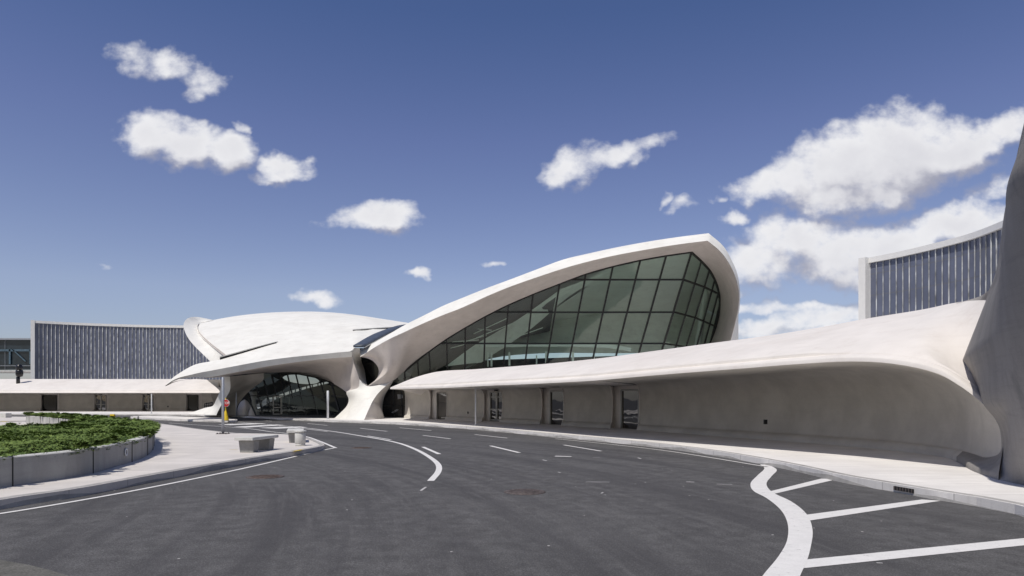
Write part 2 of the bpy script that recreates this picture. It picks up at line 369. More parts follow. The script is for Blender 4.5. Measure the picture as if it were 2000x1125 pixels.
def keyed(pts, per):
    """resample so that point k of the list always falls on sample k*per (smooth Hermite between)"""
    P = np.array([tuple(p) for p in pts], float); n = len(P); out = []
    c = np.r_[0, np.cumsum(np.sqrt(np.linalg.norm(np.diff(P, axis=0), axis=1))+1e-3)]
    m_ = np.gradient(P, c, axis=0)
    for i in range(n-1):
        h = c[i+1]-c[i]
        for k in range(per + (1 if i == n-2 else 0)):
            u = k/per
            out.append(Vector((2*u**3-3*u**2+1)*P[i]+(u**3-2*u**2+u)*h*m_[i]+(-2*u**3+3*u**2)*P[i+1]+(u**3-u**2)*h*m_[i+1]))
    return out
def fit(xs, ys):
    xs, ys = np.array(xs, float), np.array(ys, float); m_ = np.gradient(ys, xs)
    def f(x):
        x = float(x)
        if x <= xs[0]: return ys[0]+m_[0]*(x-xs[0])
        if x >= xs[-1]: return ys[-1]+m_[-1]*(x-xs[-1])
        i = int(np.searchsorted(xs, x)-1); i = max(0, min(len(xs)-2, i)); h = xs[i+1]-xs[i]; u = (x-xs[i])/h
        return (2*u**3-3*u**2+1)*ys[i]+(u**3-2*u**2+u)*h*m_[i]+(-2*u**3+3*u**2)*ys[i+1]+(u**3-u**2)*h*m_[i+1]
    return f
def lerp(a, b, t): return a*(1-t)+b*t

# ================================================================ GROUND
mb = MB(); mb.poly([(-3000, -3000, 0), (3000, -3000, 0), (3000, 5000, 0), (-3000, 5000, 0)])
tag(mb.build('road', M['asphalt']), 'dark grey asphalt roadway curving between the pavements', kind='structure')
def slab(name, pts, z, m, label):
    mb = MB(); mb.poly([(p[0], p[1], z) for p in pts])
    n = len(pts)
    for i in range(n):
        a, b = pts[i], pts[(i+1) % n]; mb.poly([(a[0], a[1], 0.001), (b[0], b[1], .001), (b[0], b[1], z), (a[0], a[1], z)])
    return tag(mb.build(name, m), label, kind='structure')
def kerb(pts, inward, name, label, w=.17, h=.165):
    """kerb swept along pts (outer bottom edge); inward = +1 left of travel"""
    mb = MB(); rows = []
    P = [Vector((p[0], p[1], 0)) for p in pts]
    for i, p in enumerate(P):
        t = (P[min(i+1, len(P)-1)]-P[max(i-1, 0)]).normalized(); nn = Vector((-t.y, t.x, 0))*inward
        j = .008*math.sin(i*1.7)+.006*math.sin(i*.61)
        prof = [(0-.01+j, 0.001), (.015+j, h*.8), (.05, h+.003), (w, h+.003), (w+.004, h-.02)]
        rows.append([p+nn*a+Vector((0, 0, z)) for a, z in prof])
    mb.quadgrid(rows, smooth=False)
    return tag(mb.build(name, M['kerb']), label, kind='structure')
# long pavement in front of the whole terminal
cf = [gp(-260,811), gp(0,811), gp(200,811), gp(400,813), gp(480,816), gp(536,819.5), gp(600,822.5), gp(667,825.5), gp(766,829), gp(870,835.2), gp(940,840.6), gp(1000,846), gp(1060,852.3), gp(1180,863.5), gp(1300,876.5), gp(1400,891), gp(1475,904.5), gp(1560,922), gp(1650,943.5), gp(1740,960), gp(1825,975.5), gp(1930,993.5), gp(2000,1009), gp(2080,1031), Vector((8.9, 7.4, 0)), Vector((11, 5.0, 0)), Vector((18, 0, 0))]
cfs = spl(cf, 170)
slab('pavement', [p for p in cfs]+[Vector((70, 0, 0)), Vector((70, 120, 0)), Vector((-110, 130, 0))], .16, M['pavement'], 'pale concrete pavement along the whole terminal front')
kerb(cfs, 1, 'kerb', 'grey concrete kerb along the terminal pavement')
# near island on the left
isl = [gp(-40,982,.16), gp(0,975,.16), gp(132,957,.16), gp(297,927.5,.16), gp(462,899,.16), gp(560,883.5,.16), gp(610,875,.16), gp(629,871,.16), gp(634,868.5,.16), gp(628,865,.16), gp(596,853.8,.16), gp(565,848.5,.16), gp(505,846.5,.16), gp(470,846.0,.16), gp(420,841.5,.16), gp(370,835,.16), gp(330,829.2,.16), gp(300,826,.16)]
near = spl([Vector((-40, 3.0, .16)), Vector((-14, 7.6, .16))]+isl[:9], 70)
far = spl(isl[8:]+[gp(240,822.5,.16), gp(180,819,.16)], 60)
tail = [Vector((-36, 46, .16)), Vector((-33, 42, .16)), Vector((-24, 33, .16)), Vector((-20.8, 27.8, .16)), Vector((-23.5, 24.2, .16)), Vector((-40, 20, .16))]
slab('pavement', near+far[1:]+tail, .16, M['paving'], 'pinkish concrete pavement around the planter bed')
kerb(near+far[1:], 1, 'kerb', 'worn concrete kerb around the planter pavement')
# far islands
isl2 = [gp(255,817.5), gp(300,820.5), gp(378,823.5), gp(430,825.2), gp(455,825.3), gp(463,824), gp(460,822.4), gp(430,820.6), gp(370,817.5), gp(300,815.5), gp(262,815.8)]
i2 = spl(isl2+[isl2[0]], 50)[:-1]
slab('pavement', i2, .16, M['pavement'], 'small pale traffic island under the stop sign'); kerb(i2+[i2[0]], 1, 'kerb', 'kerb of the small traffic island')
isl3 = [gp(-120,827), gp(0,826.5), gp(60,826), gp(92,824.5), gp(100,821), gp(90,818), gp(0,817), gp(-120,817)]
i3 = spl(isl3+[isl3[0]], 50)[:-1]
slab('pavement', i3, .16, M['paving'], 'pale pavement strip beyond the planter'); kerb(i3+[i3[0]], 1, 'kerb', 'kerb of the pavement strip beyond the planter')
# old asphalt patch in the near left corner
mb = MB(); mb.poly([gp(-200,1080,.004), gp(0,1093,.004), gp(60,1104,.004), gp(110,1117,.004), gp(150,1130,.004), gp(260,1250,.004), gp(-400,1400,.004)])
tag(mb.build('road', M['asphalt_old']), 'strip of older paler asphalt at the near left', kind='structure')

# ---------------------------------------------------------------- road markings
def strip(pts, w, n=None):
    P = spl(pts, n or max(2, len(pts)*6)) if len(pts) > 2 else [Vector(p) for p in pts]; L, Rr = [], []
    for i, p in enumerate(P):
        t = (P[min(i+1, len(P)-1)]-P[max(i-1, 0)]); t.z = 0; t.normalize(); nn = Vector((-t.y, t.x, 0)); ww = w[0]+(w[1]-w[0])*i/max(1, len(P)-1) if isinstance(w, tuple) else w
        L.append(p+nn*ww/2); Rr.append(p-nn*ww/2)
    return [L, Rr]
Z = .008
mb = MB()
mb.quadgrid(strip([gp(-60,1011,Z), gp(0,1003,Z), gp(231,963.8,Z), gp(462,917.6,Z), gp(627,879.8,Z), gp(654,874.7,Z)], .105, 40))
mb.quadgrid(strip([gp(656,874.9,Z), gp(625,862,Z), gp(596,852.2,Z), gp(562,846.7,Z), gp(528,843,Z), gp(488,837.4,Z), gp(440,833.5,Z), gp(380,829.5,Z), gp(330,826,Z)], .12, 40))
mb.quadgrid(strip([gp(430,822,Z), gp(465,824.4,Z), gp(530,829.5,Z), gp(605,836.7,Z), gp(656,843.4,Z), gp(700,850.5,Z), gp(770,863.2,Z), gp(805,874.6,Z), gp(838,892,Z), gp(856,907.5,Z), gp(856,921,Z), gp(841,939,Z)], (.14, .155), 90))
mb.quadgrid(strip([gp(444,827.5,Z), gp(520,831,Z), gp(585,836.6,Z), gp(640,842.8,Z)], .12, 20))
mb.quadgrid(strip([gp(717.5,851.3,Z), gp(763,858.8,Z)], .12)); mb.quadgrid(strip([gp(826,872.8,Z), gp(858,886.8,Z)], .14))
mb.quadgrid(strip([gp(1085,856.8,Z), gp(1200,868.5,Z), gp(1300,880.2,Z), gp(1387,893.5,Z), gp(1430,900.5,Z), gp(1478,908.5,Z), gp(1500,912,Z)], .08, 30))
# the broad snaking line and its bars
Lf = keyed([gp(x, y, Z) for x, y in ((1484,907),(1493,914),(1480,928),(1466,944),(1472,959),(1496,972),(1524,994.8),(1538,1021),(1537,1056),(1520,1087),(1489,1125),(1440,1200))], 5)
Rt = keyed([gp(x, y, Z) for x, y in ((1502,908),(1517,917),(1507,930),(1497,945),(1509,961.5),(1545,979),(1575,1003.5),(1587,1035),(1583,1070),(1576,1095),(1562.5,1125),(1535,1200))], 5)
mb.quadgrid([Lf, Rt])
Z2 = .005
for q in ([(1506,959),(1604.5,934.6),(1634,936),(1511,964.6)], [(1573,1005.5),(1800.5,975.5),(1837,978),(1583,1016.3)], [(1575,1092.6),(2000,1051),(2150,1037),(2150,1051),(2000,1065),(1570,1109.5)]):
    mb.poly([gp(x, y, Z2) for x, y in q])
for a in ((506,820.6,531,822.6,.12),(600,827,640,830.9,.12),(703.5,836.3,756,842.4,.12),(780,835.3,842,840.9,.12),(826,850.2,880,857,.12),(927.5,848.6,991,855.6,.12),(958,870.6,1014,884,.14),(1101,868.9,1174,881,.12)):
    mb.quadgrid(strip([gp(a[0], a[1], Z), gp(a[2], a[3], Z)], a[4]))
for q in ([(455,833.6),(540,829.2),(556,830.2),(480,835)], [(505,835.5),(585,833),(600,834.6),(540,837.2)], [(425,829.2),(500,826.4),(520,827.4),(450,830.3)]):
    mb.poly([gp(x, y, Z2) for x, y in q])
for v, x in ((0, 0),): pass
o = tag(mb.build('road_marking', M['paint']), 'white painted lane lines, bars and dashes on the asphalt', kind='structure')
mb = MB()   # faint, worn remains of old markings
for x0, y0, x1, y1, w in ((1084,890.8,1116,891.6,.22),(1144,941.2,1190,941.4,.03),(1340,941,1356,941.5,.05),(1400,945.5,1430,946,.03),(822,958,832,951,.05),(1060,898,1068,900,.05),(1246,894,1252,896,.06),(1158,893.5,1172,893,.03),(1712,1099,1724,1099.6,.03),(1090,922,1095,923,.04),(370,918.5,392,915,.05),(424,911,434,909,.05),(0,824.8,60,830,.12),(-40,828.5,20,833.5,.1),(1174,963.5,1178,961.5,.03)):
    mb.quadgrid(strip([gp(x0, y0, Z2), gp(x1, y1, Z2)], w))
tag(mb.build('road_marking', M['paintw']), 'faint worn remains of white paint on the asphalt', kind='structure')
mb = MB()
for x0, y0, x1, y1, w, z in ((448,878.3,464,878.3,.05,.166),(574,881,590,878.2,.10,.171),(0,822.5,14,823.3,.2,.167)):
    mb.quadgrid(strip([gp(x0, y0, z), gp(x1, y1, z)], w))
tag(mb.build('road_marking', M['yellow']), 'thin faded yellow marks on the pavement', kind='structure')

# manholes and drain
def disc(name, px, py, rx, m, label, cat, grp=None):
    c = gp(px, py); root = empty(name, c, label, cat, grp)
    mb = MB(); mb.lathe((c.x, c.y, 0), [(rx, .001), (rx, .012), (rx*.86, .013), (rx*.84, .007)], 36); mb.build('frame', M['iron'], root)
    mb = MB(); mb.lathe((c.x, c.y, 0), [(rx*.84, .003), (rx*.83, .010), (rx*.1, .012), (.001, .012)], 36)
    for i in range(-5, 6):
        x = i*rx*.14; h = math.sqrt(max(0, (rx*.75)**2-x*x))
        if i % 2: mb.box((c.x+x, c.y, .014), (rx*.05, 2*h, .006))
        else: mb.box((c.x, c.y+x, .014), (2*h, rx*.05, .006))
    mb.build('cover', m, root); return root
disc('manhole_cover', 1025, 961, .40, M['iron'], 'round reddish manhole cover in the middle of the road', 'manhole cover')
disc('manhole_cover', 518, 931.5, .42, M['rust'], 'rusty round manhole cover beside the white line near the island kerb', 'manhole cover')
disc('manhole_cover', 706, 875, .38, M['rust'], 'small far manhole cover between the bench island and the curved line', 'manhole cover')
c = gp(1784, 966); root = empty('storm_drain', (c.x, c.y, 0), 'dark cast iron drain inlet set in the right kerb', 'drain')
i = min(range(len(cfs)), key=lambda k: (cfs[k]-c).length); t = (cfs[i+1]-cfs[i-1]).normalized(); nn = Vector((t.y, -t.x, 0))
c0 = Vector((cfs[i].x, cfs[i].y, 0)); mb = MB(); mb.bar(c0-t*.24+nn*.008+Vector((0, 0, .085)), c0+t*.24+nn*.008+Vector((0, 0, .085)), .03, .075, up=Vector((0, 0, 1))); mb.build('opening', M['dark'], root)
mb = MB()
for k in range(7): p = c0+t*(-.21+k*.07)+nn*.026; mb = MB(); mb.bar(p+Vector((0, 0, .05)), p+Vector((0, 0, .125)), .022, .012); mb.build('grate_bar', M['iron'], root)

# ================================================================ TERMINAL
term = empty('terminal_building', (-5, 58, 0), 'white winged concrete terminal with sweeping shells and a tall slanted window wall', 'terminal building')
def surf(rows, ku=6, kv=6):
    """rows of (px,py,depth) keys -> smooth bicubic grid of world points"""
    W = [[at(*p) for p in r] for r in rows]
    W = [keyed(r, ku) if len(r) > 1 else r for r in W]
    cols = list(zip(*W)); cols = [keyed(c, kv) if len(c) > 1 else c for c in cols]
    return [list(r) for r in zip(*cols)]
def part(name, rows, m, parent=term, **k):
    mb = MB(); mb.quadgrid(rows); return mb.build(name, m, parent, **k)

# ---- laws of the front shell
Uf = fit([322,335,377,420,470,520,570,620,665,687.5], [754,744.5,731,722.5,713,704,697.5,692.5,688,686])
Lf_ = fit([322,335,420,470,520,570,620,665,687.5], [754.3,746.5,735,725.3,716,708.5,702.5,698.5,697])
Bf = lambda x: Uf(x) if x <= 687.5 else float(np.interp(x, [687.5,691.5,711,729,760,771.5,792,800], [686,679,668.5,657,645,641,636.6,634.5]))
Tf = fit([322,360,385,394,408,416,432,458,490,560,645,695,745,800], [655,638,632,629.8,626.3,625,622,617.6,613.6,609,610,615,622.5,631])
dB = lambda x: float(np.interp(x, [322,450,560,620,687.5,729,771,800], [51,52.2,53.6,54.3,54.5,59.5,66,70]))
dT = lambda x: float(np.interp(x, [322,385,450,560,650,745,800], [70,74,77,78,78,76,75]))
def law(x):
    y0, y1, a, b = Bf(x), Tf(x), dB(x), dT(x)
    e0, e1 = (HZ-y0)/F, (HZ-y1)/F; z0, z1 = EYE+e0*a, EYE+e1*b; L = b-a
    k = (z1-z0)/L; s1 = e1; s0 = 2*k-s1; q = (s0-s1)/(2*L)
    return a, b, z0, s0, q
def onshell(x, y):
    a, b, z0, s0, q = law(x); lo, hi = a, b
    for _ in range(30):
        m_ = (lo+hi)/2; z = z0+s0*(m_-a)-q*(m_-a)**2
        if EYE+(HZ-y)/F*m_ > z: lo = m_
        else: hi = m_
    return lo
def shellpt(x, y): return at(x, y, onshell(x, y))
# top surface
gk = [0,.06,.12,.19,.23,.31,.40,.49,.58,.66,.74,.82,.88,.93,.97,1.0]
xk = [431,431,431,431,442,432,422,413,405,397,391,386,384.5,385,388,394]
rows = []
for gg, xs_ in zip(gk, xk):
    r = []
    for j in range(64):
        x = xs_+(800-xs_)*(j/63); y = lerp(Bf(x), Tf(x), gg); r.append(shellpt(x, y) if gg < 1 else at(x, Tf(x), dT(x)))
    rows.append(r)
for ex in (3, 7, 12, 18):
    r = []
    for j in range(64):
        x = 394+(800-394)*(j/63); a, b, z0, s0, q = law(x); d = b+ex; r.append(Vector(((x-1000)/F*d, d, z0+s0*(d-a)-q*(d-a)**2-.02*ex)))
    rows.append(r)
part('shell_roof', rows, M['shell'])
# beak
bo = fit([322,335,352.5,380,410,431], [754,740,727.5,712.5,706,701.5])
rows = []
for i in range(30):
    x = 322+(431-322)*(i/29)**.9; u = Uf(x); o_ = min(bo(x), u-.02)
    rows.append([shellpt(x, lerp(u, o_, k/8)) for k in range(9)])
part('shell_beak', rows, M['shell'])
# rim face
xs_ = np.linspace(322, 687.5, 60)
mb = MB(); mb.quadgrid([[at(x, Uf(x)-.1, dB(x)) for x in xs_], [at(x, Lf_(x), dB(x)+.14) for x in xs_]]); mb.build('shell_rim', M['shell'], term)
# underside with pendentive down to the arch
outer = [(x, y, dB(x)+.14) for x, y in ((322,754),(335,746.5),(420,735),(470,725.3),(520,716),(570,708.5),(620,702.5),(665,698.5),(687.5,697))]+[(695,720,54.8),(702,740,55.2)]
inner = [(324,754.2,51),(350,743.9,54),(435,735.8,61),(480,730.5,62.5),(515,728.8,62.5),(545,727.4,62.3),(582.5,730,61.8),(620,737.5,60.4),(645,746.5,59),(665,757.5,57.2),(676.4,766,55.8)]
mid = [tuple((a+b)/2 for a, b in zip(p, q)) for p, q in zip(outer, inner)]
mid = [(x, y-1.2*math.sin(i/10*3.1), d) for i, (x, y, d) in enumerate(mid)]; mid[-1] = (699.5,757,55.4); mid[-2] = (687,741,55.3)
part('shell_soffit', surf([outer, mid, inner], 6, 5), M['soffit'])
# left lobe of the far wing
lo = [(412,707,56.2),(394,689.6,57.2),(378,673.6,58.8),(366.8,659,61),(359.6,643,63.5),(358.8,632,66.5),(363.6,624,69),(373,619.5,71.5),(386,619,73.5),(402,622,75),(416,625,76.6)]
li = [(442,697.5),(432,689.8),(413,675.2),(397,661),(386,648),(385,638),(388,633.4),(394,630.4),(401,628.6),(409,627),(417,625.5)]
li = [(x, y, onshell(x, max(y, Tf(x)+.3))+.4) for x, y in li]
lm = [(lerp(a[0], b[0], .62), lerp(a[1], b[1], .62), lerp(a[2], b[2], .62)+.35) for a, b in zip(lo, li)]
part('wing_tip', surf([lo, lm, li], 5, 5), M['shell'])
le_ = [(x, y, d) for x, y, d in lo[:9]]; part('wing_tip_edge', surf([le_, [(x-.2+(2.6 if i < 3 else 1.6 if i < 5 else .3), y+(2.6 if i < 4 else .8 if i < 6 else .2), d+.8) for i, (x, y, d) in enumerate(le_)]], 5, 1), M['soffit'])
# crease line where the lobe meets the shell
mb = MB(); cl = [at(x+1.2, y-.2, d-.55) for x, y, d in li[:7]]; cp = keyed(cl, 5)
rw = [[p+Vector((0, 0, z)) for p in cp] for z in (-.10, .12)]
mb.quadgrid(rw); mb.build('roof_seam', M['soffit'], term)
# roof slots (thin raised skylights)
def slot(pts, h0, h1, name='roof_slot'):
    P = spl([shellpt(x, y)-Vector((0, .12, 0)) for x, y in pts], 16); mb = MB()
    rows = [[p+Vector((0, 0, -.05)) for p in P], [p+Vector((0, -.02, lerp(h0, h1, i/15))) for i, p in enumerate(P)]]
    mb.quadgrid(rows); root = mb.build(name, M['dark'], term, solid=.05)
    mb = MB(); r2 = [[p+Vector((0, -.08, lerp(h0, h1, i/15))) for i, p in enumerate(P)], [p+Vector((0, -.06, lerp(h0, h1, i/15)+.07)) for i, p in enumerate(P)], [p+Vector((0, .5, lerp(h0, h1, i/15)+.16)) for i, p in enumerate(P)]]
    mb.quadgrid(r2, smooth=False); mb.build('cap', M['grey'], root)
slot([(431,701.4),(465,691.5),(500,681),(540,669.5)], .12, .01)
slot([(690,645.6),(720,643.6),(760,641.5),(786,640.4)], .0, .05)
# glazed strip between the shells
le = [(690,678.3,54.3),(729,656.2,59.8),(771.5,640.3,65.3),(790,636.6,69)]; re = [(711,678.3,54.3),(755.5,654.2,59.8),(784,640.3,65.3),(793.5,636.4,69)]
part('skylight_strip', surf([le, re], 8, 3), M['bluestrip'], solid=.16, off=-1)
mb = MB(); mb.quadgrid(surf([[(711,679.5,54.25),(755.5,655.3,59.7),(784,641,65.2)], [(713,678.2,54.4),(757.5,654,59.8),(785,640.2,65.3)]], 8, 2)); mb.build('skylight_edge', M['grey'], term, solid=.06)
# inner column left of the oval
lc = [(691.5,679.5,54.4),(687.5,686,54.2),(688.2,697,54.2),(690,706,54.5),(695,720,54.8),(702,738,55.2),(711,749.5,55.3),(718,753.6,55.3)]
rc = [(702.5,680,54.6),(704,690,55),(705,700,56.6),(708,712,58),(712,722,58),(714,735,57.4),(716,748,56.2),(718,753.7,55.4)]
part('column', surf([lc, rc], 5, 5), M['wall'])
part('opening', [[at(x, y, 58.6) for x in (694, 745)] for y in (688, 756)], M['backglass'])
# ---- big wing
KT = (1350.5, 493.5); KB = (1270, 760)
dA = lambda py: 58.9/(1+.3*(HZ-py)/F)
K1, K2 = at(*KT, dA(KT[1])), at(*KB, dA(KB[1])); K3 = at(1397, 571.4, 61)
nB = (K2-K1).cross(K3-K1).normalized()
def onB(px, py):
    r = Vector(((px-1000)/F, 1, (HZ-py)/F)); C = Vector((0, 0, EYE)); t = (K1-C).dot(nB)/r.dot(nB); return t
O = [(790,725),(838,685.5),(872,661.5),(909,639),(948,617),(993,594.5),(1041,574),(1093,553.5),(1144,534.5),(1197,519.5),(1250,507.5),(1301,498.5),(1350.5,491.5),(1370,508.5),(1386,526),(1397,545),(1404.5,567),(1407,590),(1404.5,618),(1397.5,645),(1386,674),(1372,700)]
def odep(i, p): return dA(p[1]) if i <= 12 else onB(*p)
O3 = [(x, y, odep(i, (x, y))-.12) for i, (x, y) in enumerate(O)]
RL = [(790,648.5),(828,631),(866,615),(905,600),(950,579),(1000,558.5),(1050,541),(1100,524.5),(1150,510.5),(1205,498),(1262,487.5),(1320,478),(1382,470),(1406,490),(1422,511),(1433,532),(1440.5,555),(1443.5,583),(1440.5,612),(1434,640),(1426,669),(1414,700)]
rd = [54.5,54.3,54.0,53.7,53.3,52.9,52.6,52.4,52.2,52.1,52,52,52,52.1,52.3,52.6,53,53.5,54,54.6,55.4,56.2]
RL3 = [(x, y, d) for (x, y), d in zip(RL, rd)]
RU = [(790,635),(828,616),(866,597),(905,581),(950,563),(1000,544.5),(1050,525.5),(1100,507),(1150,495),(1205,483),(1262,472.5),(1320,463.5),(1384,455.5),(1413,481),(1430,510),(1439.5,533),(1444,556),(1445.8,583),(1442.8,612),(1436,640),(1428,669),(1416,700)]
ud = [1.5]*13+[1.35,1.2,1.0,.8,.6,.5,.5,.5,.5]
RU3 = [(x, y, d+u) for (x, y), d, u in zip(RU, rd, ud)]
def seg(a3, b3, ku=5, kv=5, bulge=0, mids=None):
    m3 = [(lerp(p[0], q[0], .5), lerp(p[1], q[1], .5), lerp(p[2], q[2], .5)+bulge) for p, q in zip(a3, b3)]
    for i, (x, y) in (mids or {}).items(): m3[i] = (x, y, m3[i][2])
    return surf([a3, m3, b3], ku, kv)
def corner_surf(a3, b3, k, ku, kv, bulge=0):
    r1 = seg(a3[:k+1], b3[:k+1], ku, kv, bulge); r2 = seg(a3[k:], b3[k:], ku, kv, bulge)
    return [x+y[1:] for x, y in zip(r1, r2)]
RLy = fit([704,730,760]+[p[0] for p in RL[:13]], [697,679.5,662.5]+[p[1] for p in RL[:13]]); RLd = fit([704,730,760]+[p[0] for p in RL[:13]], [54.5,54.5,54.5]+rd[:13])
oa = [704.3,707,710,714,719,725,732,740]; ia = [(704.6,697.6,54.6),(716.4,699.5,54.8),(729,705.8,55.1),(737.7,716.4,55.4),(739.7,725.3,55.6),(736.5,738,55.7),(729,746.6,55.6),(718,753.7,55.4)]
ob = [740,751,762,790,842,880,915,953,998,1045,1096,1147,1199,1256,1312]; ib = [(718,753.7,55.4),(736,753,55.5),(753,749.5,55.8),(767,744,56.4)]+O3[:12]; ob = ob[:4]+[lerp(O[k][0]+30*(1-k/11), O[k][0]+14, k/11) for k in range(11)]+[1316]
oc = [(x, RLy(x), RLd(x)) for x in oa]; od = [(x, RLy(x), RLd(x)) for x in ob]
od.append(RL3[12]); ib = ib+[O3[12]]
sg1 = seg(oc, ia, 4, 6, .15, {0:(704.5,697.3),1:(713,697),2:(722,697.5),3:(731,700.5),4:(739.5,705.5),5:(746,712),6:(751.5,719),7:(757,724)}); sg2 = seg(od, ib, 4, 6, .15, {0:(757,724),1:(762,719),2:(769,710),3:(783,700)}); sg3 = seg(RL3[12:], O3[12:], 4, 6, .3)
part('wing_soffit', [x+y[1:]+z[1:] for x, y, z in zip(sg1, sg2, sg3)], M['soffit'])
RLs = [(704,697,54.5),(730,679.5,54.5),(760,662.5,54.5)]+RL3; RUs = [(704,683,55.6),(730,669.5,55.8),(760,652.5,56)]+RU3
part('wing_rim', corner_surf(RUs, RLs, 15, 5, 3), M['shell'])
# shell behind the rim, falling away to the back
U1 = [at(*p) for p in RUs]; Ub = keyed(U1[:16], 4)[:-1]+keyed(U1[15:], 4); rows = [Ub]
for dy, dz in ((4, -.1), (12, -1.2), (20, -3.5)):
    r = []
    for p in Ub:
        px = F*p.x/p.y+1000; k = min(1, max(0, (px-1150)/234.)); k = k*k*(3-2*k); q = p.y+dy
        r.append(Vector((lerp(p.x, p.x*q/p.y*.992, k), q, max(.1, p.z+dz*min(1, max(0, (p.z-1)/8))))))
    rows.append(r)
part('wing_roof', rows, M['shell'])
# window wall
ww = MB(); pa = [at(x, y, dA(y)) for x, y in O[:13]]; pa += [K2, at(795, 760, dA(760)), at(767, 744, dA(744))]
ww.poly(pa); win = ww.build('window_wall', M['glass'], term)
ww = MB(); ww.poly([K1]+[at(x, y, onB(x, y)) for x, y in O[13:]]+[at(1340, 770, onB(1340, 770)), K2]); ww.build('glass', M['glass'], win)
fr = MB()
def fbar(p, q, w=.13, b=False, dd=.22):
    P = [at(x, y, (onB(x, y) if b else dA(y))-.03) for x, y in (p, q)]; fr.bar(P[0], P[1], w, dd)
MU = [((1350.5,493),(1270,760)),((1301,500),(1245,700)),((1250.4,509),(1202,700)),((1197,521),(1157,705)),((1144.5,535),(1111,708)),((1093,555),(1067,712)),((1041,575),(1025,716)),((993,595),(982.7,720)),((948,617),(945,722)),((909,639),(908,725)),((872,661.5),(874,728)),((838,686),(841,732)),((815,703),(818,736)),((790,726),(791,745))]
for p, q in MU: fbar(p, q, .14 if p[0] > 880 else .10)
for y, x0 in ((546.3, 1113), (610, 962), (671, 858)):
    kx = KT[0]+(KB[0]-KT[0])*(y-KT[1])/(KB[1]-KT[1]); fbar((x0, y), (kx, y), .12)
for q in (((1370,510),(1319,681)),((1386,527),(1338.6,683)),((1396.5,545),(1357,690)),((1404.5,567),(1371,690)),((1407,590),(1385,680))): fbar(*q, .11, True)
for q in (((1336,546.6),(1376.5,561)),((1376.5,561),(1400,572.5)),((1318,609.7),(1359,621)),((1359,621),(1401,639)),((1297,671.3),(1338,677)),((1338,677),(1385,686))): fbar(*q, .11, True)
for a, b in zip(O[:12], O[1:13]): fbar((a[0], a[1]+.8), (b[0], b[1]+.8), .16)
for a, b in zip(O[12:], O[13:]): fbar((a[0]-.6, a[1]+.4), (b[0]-.6, b[1]+.4), .16, True)
fr.build('mullion', M['frame'], win)
surf_in = lambda rows, a, b: surf([[(x, y, d+3.8) for x, y, d in r] for r in rows], a, b)
# interior
part('interior_wall', surf_in([[(905,722,58),(960,700,60),(1060,690,62),(1200,690,63),(1330,690,64),(1430,700,65)], [(930,698,62),(985,668,65),(1080,640,67),(1200,620,68),(1330,620,69),(1420,640,69)], [(945,690,66),(1010,650,68),(1105,600,70),(1210,560,70),(1320,545,70),(1400,590,70)], [(948,688,62),(1030,640,62),(1125,575,61),(1215,525,60),(1310,505,60),(1385,550,63)]], 4, 4), M['inner'])
part('interior_wall', surf_in([[(870,716,56.5),(900,712,58),(940,708,59)], [(930,672,58.5),(990,650,60),(1040,640,62)], [(1010,625,58),(1060,600,59),(1110,580,60)], [(1095,565,55),(1140,548,55.5),(1190,530,56)]], 4, 4), M['inner'])
mb = MB()
for a, b in zip(((940,675),(1030,673.5),(1120,673.5),(1190,676)), ((1030,673.5),(1120,673.5),(1190,676),(1232,683))): mb.bar(at(*a, 61), at(*b, 61), .34, .3)
mb.build('balcony_edge', M['white'], term)
for x, y0, y1, w in ((953,688,716,.10),(960,689,716,.16),(995,688,714,.18),(1048,694,711,.12),(1067,686,709,.2),(1119,688,706,.2),(1160,690,702,.12)): mb = MB(); mb.bar(at(x, y0, 61), at(x, y1, 61), w, .2); mb.build('interior_post', M['white'], term)
mb = MB(); mb.quadgrid(surf_in([[(1377,562,60),(1367,620,60.5),(1356,690,61)], [(1384,575,60.5),(1374,625,61),(1368,690,61.5)]], 6, 1)); mb.build('interior_pier', M['white'], term, solid=.3)
mb = MB()
for q in ((925,652,990,622),(930,660,1000,632),(905,668,950,655),(880,668,935,664),(880,680,910,672),(905,640,960,645),(1010,600,1070,575),(990,665,1060,640),(838,690,856,684),(852,682,870,676)): mb.bar(at(q[0], q[1], 60.5), at(q[2], q[3], 61), .07, .07)
mb.build('ceiling_light', M['inner'], term)
cO = keyed([at(x, y, d+.25) for x, y, d in O3[:8]], 4); part('ceiling_shade', [[p+Vector((0, dy, dz*min(1, max(0, p.z-1)/4))) for p in cO] for dy, dz in ((0, 0), (3, -.15), (8, -.9), (14, -2.6))], M['ceil_shade'])  # dark sheet added under the roof; its colour stands in for shade
part('floor', [[Vector((-16, 59.5, .2)), Vector((22, 59, .2))], [Vector((-20, 80, .2)), Vector((24, 80, .2))]], M['floor'])
part('back_wall', [[Vector((-15.5, 75, .1)), Vector((-6, 74, .1)), Vector((24, 74, .1))], [Vector((-15.5, 75, 7)), Vector((-6, 74, 6)), Vector((24, 74, 7))]], M['dark'])
